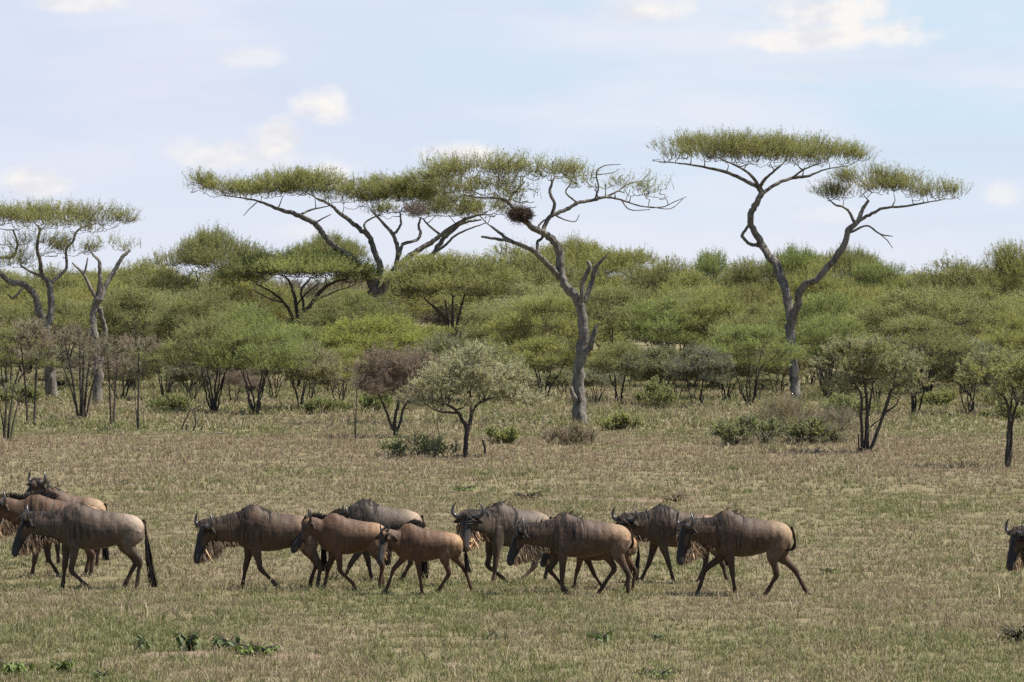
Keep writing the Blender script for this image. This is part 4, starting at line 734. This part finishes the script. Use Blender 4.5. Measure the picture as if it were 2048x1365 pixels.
    # legs
    for li, (jn, y0) in enumerate(zip(legs, (-1, 1, -1, 1))):
        frontl = li < 2; yl = [y0*a*Hh for a in ((.078, .080, .07, .07, .07) if frontl else (.070, .086, .085, .08, .08))]
        J = [np.array([lx(p[0], yl[i+1]), yl[i+1], max(lz(p[1]), 0.0)]) for i, p in enumerate(jn)]
        if J[3][2] < .09 or True: J[3][2] = min(J[3][2], .05) if J[3][2] < .09 else J[3][2]
        J[3][2] = max(J[3][2]*.5, .012)
        if frontl:
            sh = np.array([tx(.83)*.7+J[0][0]*.3, yl[0], .70*Hh])
            ctrl = [sh, (sh+J[0])/2, J[0], J[0]*.5+J[1]*.5+np.array([.004, 0, 0]), J[1], J[1]*.55+J[2]*.45, J[2], J[2]*.45+J[3]*.55, J[3]]; rad = [.125, .115, .080, .056, .046, .031, .037, .031, .043]; lf = [.62, .64, .72, .8, .9, .9, .95, 1, 1]
        else:
            sh = np.array([tx(.12)*.75+J[0][0]*.25, yl[0], .69*Hh])
            ctrl = [sh, (sh+J[0])/2, J[0], J[0]*.5+J[1]*.5, J[1], J[1]*.55+J[2]*.45, J[2], J[2]*.45+J[3]*.55, J[3]]; rad = [.165, .150, .108, .062, .052, .034, .039, .033, .045]; lf = [.55, .60, .66, .75, .8, .85, .95, 1, 1]
        arr = catmull(np.hstack([np.array(ctrl), np.array(rad)[:, None]*k, np.array(lf)[:, None]]), 4); p3 = arr[:, :3]; p3[:, 2] = np.maximum(p3[:, 2], .008); T_ = norm(np.gradient(p3, axis=0)); yv = np.array([0, 1., 0]); Fv = norm(np.cross(yv, T_)); Sv = np.cross(T_, Fv); c5, s5 = ring(14)
        rg = [p3[i]+Fv[i]*(c5*arr[i, 3])[:, None]+Sv[i]*(s5*arr[i, 3]*arr[i, 4])[:, None] for i in range(len(p3))]
        for r_ in rg: r_[:, 2] = np.maximum(r_[:, 2], .002)
        q = np.linspace(0, 1, len(p3)); base_c = coat if frontl else (coat*.8+rumpc*.2)
        cl = np.array([base_c+(legc-base_c)*np.clip((v_-.22)/.25, 0, 1) for v_ in q]); cl[q > .93] = black*1.3; put(rg, cl)
    # one continuous body: fuse the shapes, smooth, and carry the colours over
    V0 = np.concatenate(gb.V); C0 = np.concatenate(gb.C); raw = make_mesh('raw', V0, [np.concatenate(f) for f in gb.Fc.values()], None)
    tmp = link('raw', raw); rm = tmp.modifiers.new('r', 'REMESH'); rm.mode = 'VOXEL'; rm.voxel_size = .0125*k; sm = tmp.modifiers.new('s', 'SMOOTH'); sm.factor = .5; sm.iterations = 9
    dg = bpy.context.evaluated_depsgraph_get(); dg.update(); ev = tmp.evaluated_get(dg); me = bpy.data.meshes.new_from_object(ev); bpy.data.objects.remove(tmp); bpy.data.meshes.remove(raw)
    me.name = 'body'; nv = len(me.vertices); co = np.empty(nv*3, np.float32); me.vertices.foreach_get('co', co); co = co.reshape(-1, 3).astype(float)
    nr = np.empty(nv*3, np.float32); me.vertices.foreach_get('normal', nr); nr = nr.reshape(-1, 3)
    rel = (fbm(co[:, 0]*5+co[:, 1]*2+7*seed, co[:, 2]*4, seed+40)-.5)*.020+(vnoise(co[:, 0]*16/k, co[:, 2]*5, seed+41)-.5)*.010
    rel *= np.clip((co[:, 2]/Hh-.42)/.2, 0, 1)*np.clip(((co[:, 0]+xr)/LB+.1)/.15, 0, 1)
    cr = co+nr*rel[:, None]*k; me.vertices.foreach_set('co', cr.astype(np.float32).ravel()); me.update()
    kd = kdtree.KDTree(len(V0))
    for i, p in enumerate(V0): kd.insert(p, i)
    kd.balance(); near = np.array([kd.find(p)[1] for p in co]); C = C0[near]
    ed = np.empty(len(me.edges)*2, np.int32); me.edges.foreach_get('vertices', ed); ed = ed.reshape(-1, 2)
    deg = np.bincount(ed.ravel(), minlength=nv)[:, None].astype(float)
    for _ in range(3):
        acc_ = np.zeros((nv, 3)); 
        for j in range(3):
            acc_[:, j] = np.bincount(ed[:, 0], C[ed[:, 1], j], nv)+np.bincount(ed[:, 1], C[ed[:, 0], j], nv)
        C = .5*C+.5*acc_/np.maximum(deg, 1)
    # brindle: dark upright streaks of hair over neck, shoulder and ribs
    tpos = (xr-co[:, 0])/LB; warp = co[:, 0]*44/k+1.6*vnoise(co[:, 0]*9, co[:, 2]*6, seed+3)
    bri = np.clip((vnoise(warp, co[:, 2]*3.5/k, seed)-.45)*3, 0, 1)*np.clip((tpos-.32)/.25, 0, 1)*np.clip((co[:, 2]/Hh-.5)/.1, 0, 1)
    mott = .84+.34*vnoise(co[:, 0]*13+co[:, 1]*7, co[:, 2]*9, seed+9)
    C = C*(1-(.95 if kind == 'adult' else .35)*bri*vnoise(co[:, 0]*4, co[:, 2]*5, seed+5))[:, None]*mott[:, None]
    a_ = me.attributes.new('Col', 'FLOAT_COLOR', 'POINT'); a_.data.foreach_set('color', np.hstack([C, np.ones((nv, 1))]).astype(np.float32).ravel())
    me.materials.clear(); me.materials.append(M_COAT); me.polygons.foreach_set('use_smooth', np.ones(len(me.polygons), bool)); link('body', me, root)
    # horns
    boss = pl+nn*.075*Lh+ax*.0
    for sg in (-1, 1):
        if kind == 'adult': prof = [(.015, -.005, .046), (.07, -.012, .050), (.135, -.025, .040), (.20, -.012, .034), (.248, .045, .028), (.250, .11, .021), (.222, .17, .013), (.185, .215, .004)]
        elif kind == 'young': prof = [(.035, -.01, .028), (.075, .01, .026), (.115, .05, .022), (.135, .11, .017), (.128, .17, .010), (.108, .215, .003)]
        else: prof = [(.035, -.01, .024), (.06, .03, .021), (.085, .09, .016), (.09, .15, .010), (.082, .195, .003)]
        pts = catmull([boss+lat*sg*a*k+upv*b*k+hf*(.03*b-.02)*k for a, b, r in prof], 4); rad = catmull([[r*k, 0, 0] for a, b, r in prof], 4)[:, 0]
        hg = Geo(); add_tube(hg, pts, np.maximum(rad, .002), np.array([.05, .042, .037]), 9, .08); link('horn', hg.mesh('horn', M_HORN, True), root)
        eg = Geo(); a = np.linspace(0, np.pi, 6); b = np.arange(8)*np.pi/4; c = pl+ax*.20*Lh+lat*sg*.120*Lh+nn*.055*Lh
        eg.add(*loft([c+np.stack([np.sin(x)*np.cos(b), np.sin(x)*np.sin(b), np.full(8, np.cos(x))], 1)*.021*k for x in a])[:2], black); link('eye', eg.mesh('eye', M_HORN, True), root)
    # mane: along neck and withers, falling on both sides
    mg = Geo(); topline = []
    for i in range(4, m): topline.append((NC[i]+Us[i]*hhs[i], Ls[i], ws[i], hhs[i], Us[i]))
    nm = 620
    for i in range(nm):
        q = R.rand(); colr = np.array([.022, .019, .018])*(.7+1.2*R.rand()) if R.rand() < .85 else coat*.6
        if q < .45:
            f = R.rand()*(m-5); j = int(f); w = f-j; A, B = topline[j], topline[min(j+1, len(topline)-1)]; p0 = A[0]*(1-w)+B[0]*w; sd = A[1]*(1 if R.rand() < .5 else -1)
            if mane == 'crest' or R.rand() < .03: ln = (.04+.07*R.rand())*k; pts = np.array([p0+upv*ln*t+np.array([.5*ln*t*t, 0, 0])+R.randn(3)*.008*t for t in np.linspace(0, 1, 4)]); pts[:, 2] -= .015
            else:
                ln = .35+.85*R.rand(); pts = np.array([p0+(A[4]*(math.cos(ph)-1)*A[3]*1.0+sd*math.sin(ph)*A[2]*1.04+A[4]*(-.004+.016*ph)) for ph in np.linspace(0, ln, 5)])+np.array([.05*R.randn(), 0, 0])*np.linspace(0, 1, 5)[:, None]
        else:
            t0 = .60+.36*R.rand()**.8; sd = 1 if R.rand() < .5 else -1
            if mane == 'crest' or R.rand() < .02: p0 = tor(t0, .1*R.randn()); ln = (.05+.07*R.rand())*k; pts = np.array([p0+upv*ln*t*.7+np.array([ln*t*.9, 0, 0]) for t in np.linspace(0, 1, 4)]); pts[:, 2] -= .012
            else:
                ln = (.30+.75*R.rand()**1.5)*(.75 if mane == 'short' else 1.15); pts = np.array([tor(t0-.05*ph*(.5+R.rand()*.3), sd*ph, .997+.03*ph) for ph in np.linspace(0, ln, 6)])
        ribbon(mg, pts, .010*k, .003*k, colr, np.array([R.randn()*.15, math.copysign(.6, pts[-1][1])+R.randn()*.2, .7]))
    link('mane', mg.mesh('mane', M_HAIR), root)
    # beard under jaw, throat and lower neck
    bg_ = Geo(); bc = np.array([.70, .49, .30]) if kind == 'adult' else np.array([.42, .27, .16]); nb_ = 2600 if kind == 'adult' else 420
    jaw = [pl+ax*q*Lh+nn*(np.interp(q, HEAD[:, 0], HEAD[:, 2]))*Lh*.9 for q in (.86, .7, .55, .4, .26)]; thr = [NC[i]-Us[i]*hhs[i]*.93 for i in range(m-3, 5, -1)]
    line = catmull(jaw+thr, 3); nl_ = len(line)
    for i in range(nb_):
        f = R.rand()**1.1*(nl_-1); j = int(f); p0 = line[j]+(line[min(j+1, nl_-1)]-line[j])*(f-j)+lat*R.randn()*.030*k; u_ = f/nl_
        ln = (.08+.24*math.sin(min(1, u_*1.25)*math.pi)+.03*R.rand())*k*(1 if kind == 'adult' else .6)*(.35+.75*R.rand()); dr = norm(np.array([.22+.25*R.randn(), .18*R.randn(), -1.0]))
        pts = np.array([p0+upv*.02*k+dr*ln*t+np.array([.05, 0, 0])*ln*t*t for t in np.linspace(0, 1, 4)]); cc = bc*(.55+.75*R.rand()) if R.rand() < .85-.35*u_ else coat*.45
        ribbon(bg_, pts, .010*k, .0025*k, cc)
    link('beard', bg_.mesh('beard', M_HAIR), root)
    # tail
    tg = Geo(); tp = np.array([[lx(p[0]), 0.0 if len(p) < 3 else p[2], lz(p[1])] for p in tail]); tp[0] = np.array([tx(.012), 0, .80*Hh]); cv = catmull(tp, 6); n = len(cv)
    add_tube(tg, cv[:int(n*.62)], np.linspace(.026, .014, int(n*.62))*k, coat*.45, 7)
    for i in range(190):
        f = .30+.55*R.rand(); j = int(f*(n-1)); o = np.array([R.randn()*.014, R.randn()*.012, 0])*k; e_ = min(n-1, j+int(n*.42)+1); seg = cv[j:e_+1]
        pts = seg[np.linspace(0, len(seg)-1, 5).astype(int)]+o*np.linspace(.6, 2.4, 5)[:, None]; ribbon(tg, pts, .007*k, .0025*k, np.array([.020, .017, .016])*(.7+.9*R.rand()))
    link('tail', tg.mesh('tail', M_HAIR, True), root)
    return root
BR = (.172, .099, .060); BRR = (.42, .26, .14); GB = (.135, .088, .058); GBR = (.29, .225, .17)
wildebeest('grey-brown wildebeest walking at the head of the line, long black tail hanging to the grass', 1176, 289, 118, 1001, (56, 1034), (69, 12), [
    [(150, 1095), (144, 1138), (172, 1166), (184, 1175)], [(131, 1093), (128, 1132), (125, 1163), (124, 1175)], [(260, 1088), (281, 1119), (276, 1163), (273, 1176)], [(246, 1088), (270, 1122), (251, 1163), (245, 1175)]], [(289, 1041), (293, 1070), (298, 1110), (308, 1172)], coat=(.145, .108, .080), rumpc=(.46, .36, .28), hlen=.62, seed=1)
wildebeest('wildebeest whose head leaves the picture, half hidden behind the leading animal', 1152, 205, 42, 985, (6, 1006), (66, 20), [
    [(75, 1090), (70, 1120), (66, 1142), (62, 1152)], [(90, 1090), (96, 1118), (110, 1140), (116, 1151)], [(172, 1085), (186, 1108), (184, 1138), (181, 1152)], [(168, 1085), (178, 1110), (172, 1138), (168, 1152)]], [(205, 1020), (208, 1050), (210, 1080), (212, 1120)], coat=BR, rumpc=BRR, mane='crest', seed=2)
wildebeest('wildebeest standing farthest back on the left, head raised above the leading animal', 1128, 212, 84, 972, (76, 964), (42, 40), [
    [(100, 1070), (98, 1095), (96, 1118), (94, 1127)], [(112, 1070), (114, 1095), (115, 1118), (114, 1127)], [(186, 1070), (198, 1090), (196, 1116), (194, 1127)], [(178, 1070), (190, 1092), (184, 1116), (180, 1127)]], [(212, 1010), (214, 1040), (214, 1060), (214, 1090)], coat=(.175, .115, .075), rumpc=(.48, .33, .20), hlen=.5, seed=3)
wildebeest('large dark brown wildebeest with pale beard, its body ending behind the brown yearling', 1178, 642, 472, 1007, (411, 1050), (74, 34), [
    [(514, 1103), (522, 1135), (552, 1166), (561, 1180)], [(497, 1101), (490, 1135), (485, 1165), (480, 1178)], [(622, 1095), (641, 1130), (637, 1161), (634, 1176)], [(612, 1095), (632, 1127), (622, 1157), (618, 1177)]], [(642, 1045), (646, 1070), (647, 1100), (648, 1140)], coat=GB, rumpc=(.40, .28, .18), seed=4)
wildebeest('reddish-brown yearling wildebeest with upright dark mane, stretching its head forward', 1179, 776, 641, 1024, (622, 1044), (57, 10), [
    [(677, 1108), (681, 1141), (706, 1166), (711, 1178)], [(665, 1110), (655, 1140), (650, 1165), (647, 1177)], [(750, 1101), (765, 1130), (760, 1168), (759, 1181)], [(745, 1101), (762, 1128), (765, 1164), (770, 1177)]], [(776, 1060), (780, 1085), (778, 1105), (775, 1130)], 'young', coat=BR, rumpc=(.46, .29, .16), mane='crest', seed=5, hlen=.62)
wildebeest('silver-grey striped wildebeest behind the brown yearling, head hidden', 1163, 845, 700, 999, (693, 1038), (72, 10), [
    [(719, 1101), (701, 1130), (690, 1156), (686, 1164)], [(730, 1101), (737, 1131), (742, 1156), (744, 1164)], [(822, 1092), (822, 1124), (807, 1153), (802, 1163)], [(832, 1092), (845, 1126), (844, 1153), (842, 1163)]], [(845, 1040), (850, 1080), (848, 1115), (851, 1158)], coat=(.155, .125, .10), rumpc=(.40, .30, .21), seed=6)
wildebeest('small brown wildebeest calf with head turned to the camera and tiny straight horns', 1186, 926, 793, 1042, (771, 1064), (66, 64, -.12), [
    [(835, 1114), (839, 1144), (843, 1172), (845, 1185)], [(806, 1114), (787, 1136), (776, 1168), (770, 1183)], [(889, 1112), (898, 1143), (879, 1175), (868, 1187)], [(909, 1110), (930, 1138), (942, 1173), (948, 1184)]], [(926, 1078), (931, 1100), (933, 1120), (936, 1142)], 'calf', coat=(.178, .100, .058), rumpc=(.46, .29, .155), mane='crest', seed=7, hlen=.60)
wildebeest('wildebeest facing the camera head-on with wide curved horns and both ears spread', 1166, 1102, 974, 1000, (937, 1026), (66, 78, -.20), [
    [(994, 1093), (990, 1132), (987, 1155), (985, 1165)], [(980, 1093), (976, 1128), (1004, 1152), (1014, 1164)], [(1078, 1100), (1068, 1130), (1047, 1153), (1038, 1164)], [(1085, 1098), (1096, 1130), (1091, 1154), (1088, 1165)]], [(1102, 1040), (1106, 1070), (1107, 1100), (1108, 1130)], coat=(.14, .105, .078), rumpc=(.37, .28, .20), yaw=28, hlen=.60, seed=8)
wildebeest('brown wildebeest in the front middle, tail flicked onto its rump, calf hidden beside it', 1189, 1262, 1099, 1022, (1042, 1058), (70, 14), [
    [(1125, 1112), (1124, 1150), (1125, 1176), (1122, 1188)], [(1110, 1115), (1100, 1139), (1125, 1170), (1136, 1182)], [(1236, 1106), (1256, 1145), (1256, 1178), (1259, 1190)], [(1216, 1108), (1229, 1137), (1205, 1173), (1196, 1187)]], [(1262, 1066), (1266, 1085), (1256, 1095), (1244, 1090)], coat=(.145, .096, .066), rumpc=(.45, .29, .165), seed=9)
wildebeest('young wildebeest almost hidden behind the brown front one, legs and rump showing', 1179, 1274, 1142, 1048, (1106, 1078), (66, 10), [
    [(1160, 1116), (1153, 1144), (1148, 1169), (1145, 1179)], [(1174, 1116), (1188, 1147), (1203, 1170), (1210, 1179)], [(1252, 1110), (1270, 1139), (1266, 1168), (1264, 1179)], [(1244, 1110), (1262, 1136), (1252, 1168), (1248, 1179)]], [(1274, 1078), (1277, 1100), (1275, 1125), (1270, 1158)], 'calf', coat=BR, rumpc=BRR, mane='crest', seed=10)
wildebeest('grey-brown wildebeest with turned head, following behind the brown front one', 1164, 1448, 1292, 1008, (1250, 1038), (62, 52, -.08), [
    [(1327, 1094), (1338, 1129), (1345, 1154), (1347, 1164)], [(1308, 1092), (1297, 1129), (1284, 1156), (1272, 1165)], [(1428, 1094), (1445, 1128), (1452, 1154), (1458, 1163)], [(1412, 1094), (1412, 1126), (1402, 1152), (1396, 1163)]], [(1448, 1045), (1452, 1070), (1453, 1100), (1454, 1130)], coat=(.145, .10, .07), rumpc=(.40, .27, .17), seed=11, hlen=.56)
wildebeest('dark maned wildebeest striding in front on the right of the group, tail swept inward', 1193, 1585, 1422, 1020, (1373, 1052), (78, 26), [
    [(1459, 1111), (1464, 1147), (1469, 1180), (1473, 1192)], [(1444, 1114), (1412, 1140), (1400, 1175), (1394, 1187)], [(1545, 1112), (1552, 1150), (1534, 1182), (1525, 1194)], [(1564, 1114), (1591, 1142), (1610, 1178), (1618, 1193)]], [(1585, 1062), (1590, 1085), (1583, 1100), (1568, 1102)], coat=(.128, .082, .054), rumpc=(.46, .32, .20), seed=12, hlen=.62)
wildebeest('lone wildebeest entering at the far right, only its dark face in the picture', 1207, 2250, 2086, 1035, (2034, 1066), (74, 30), [
    [(2120, 1120), (2118, 1160), (2116, 1192), (2112, 1206)], [(2108, 1120), (2100, 1158), (2125, 1188), (2134, 1200)], [(2225, 1116), (2246, 1152), (2242, 1192), (2240, 1206)], [(2210, 1116), (2232, 1150), (2212, 1190), (2204, 1204)]], [(2250, 1080), (2256, 1110), (2258, 1150), (2262, 1195)], coat=GB, seed=13)
for lab, L_ in LABELS.items():
    L_.sort(key=lambda q: q[0])
    if len(L_) == 2:
        big = max(L_, key=lambda q: q[1])
        for q in L_: q[2]['label'] = ('wider ' if q is big else 'narrower ')+lab
    elif len(L_) > 2:
        for i, q in enumerate(L_): q[2]['label'] = ('leftmost ' if i == 0 else 'rightmost ' if i == len(L_)-1 else ('second ', 'third ', 'fourth ', 'fifth ')[i-1])+lab
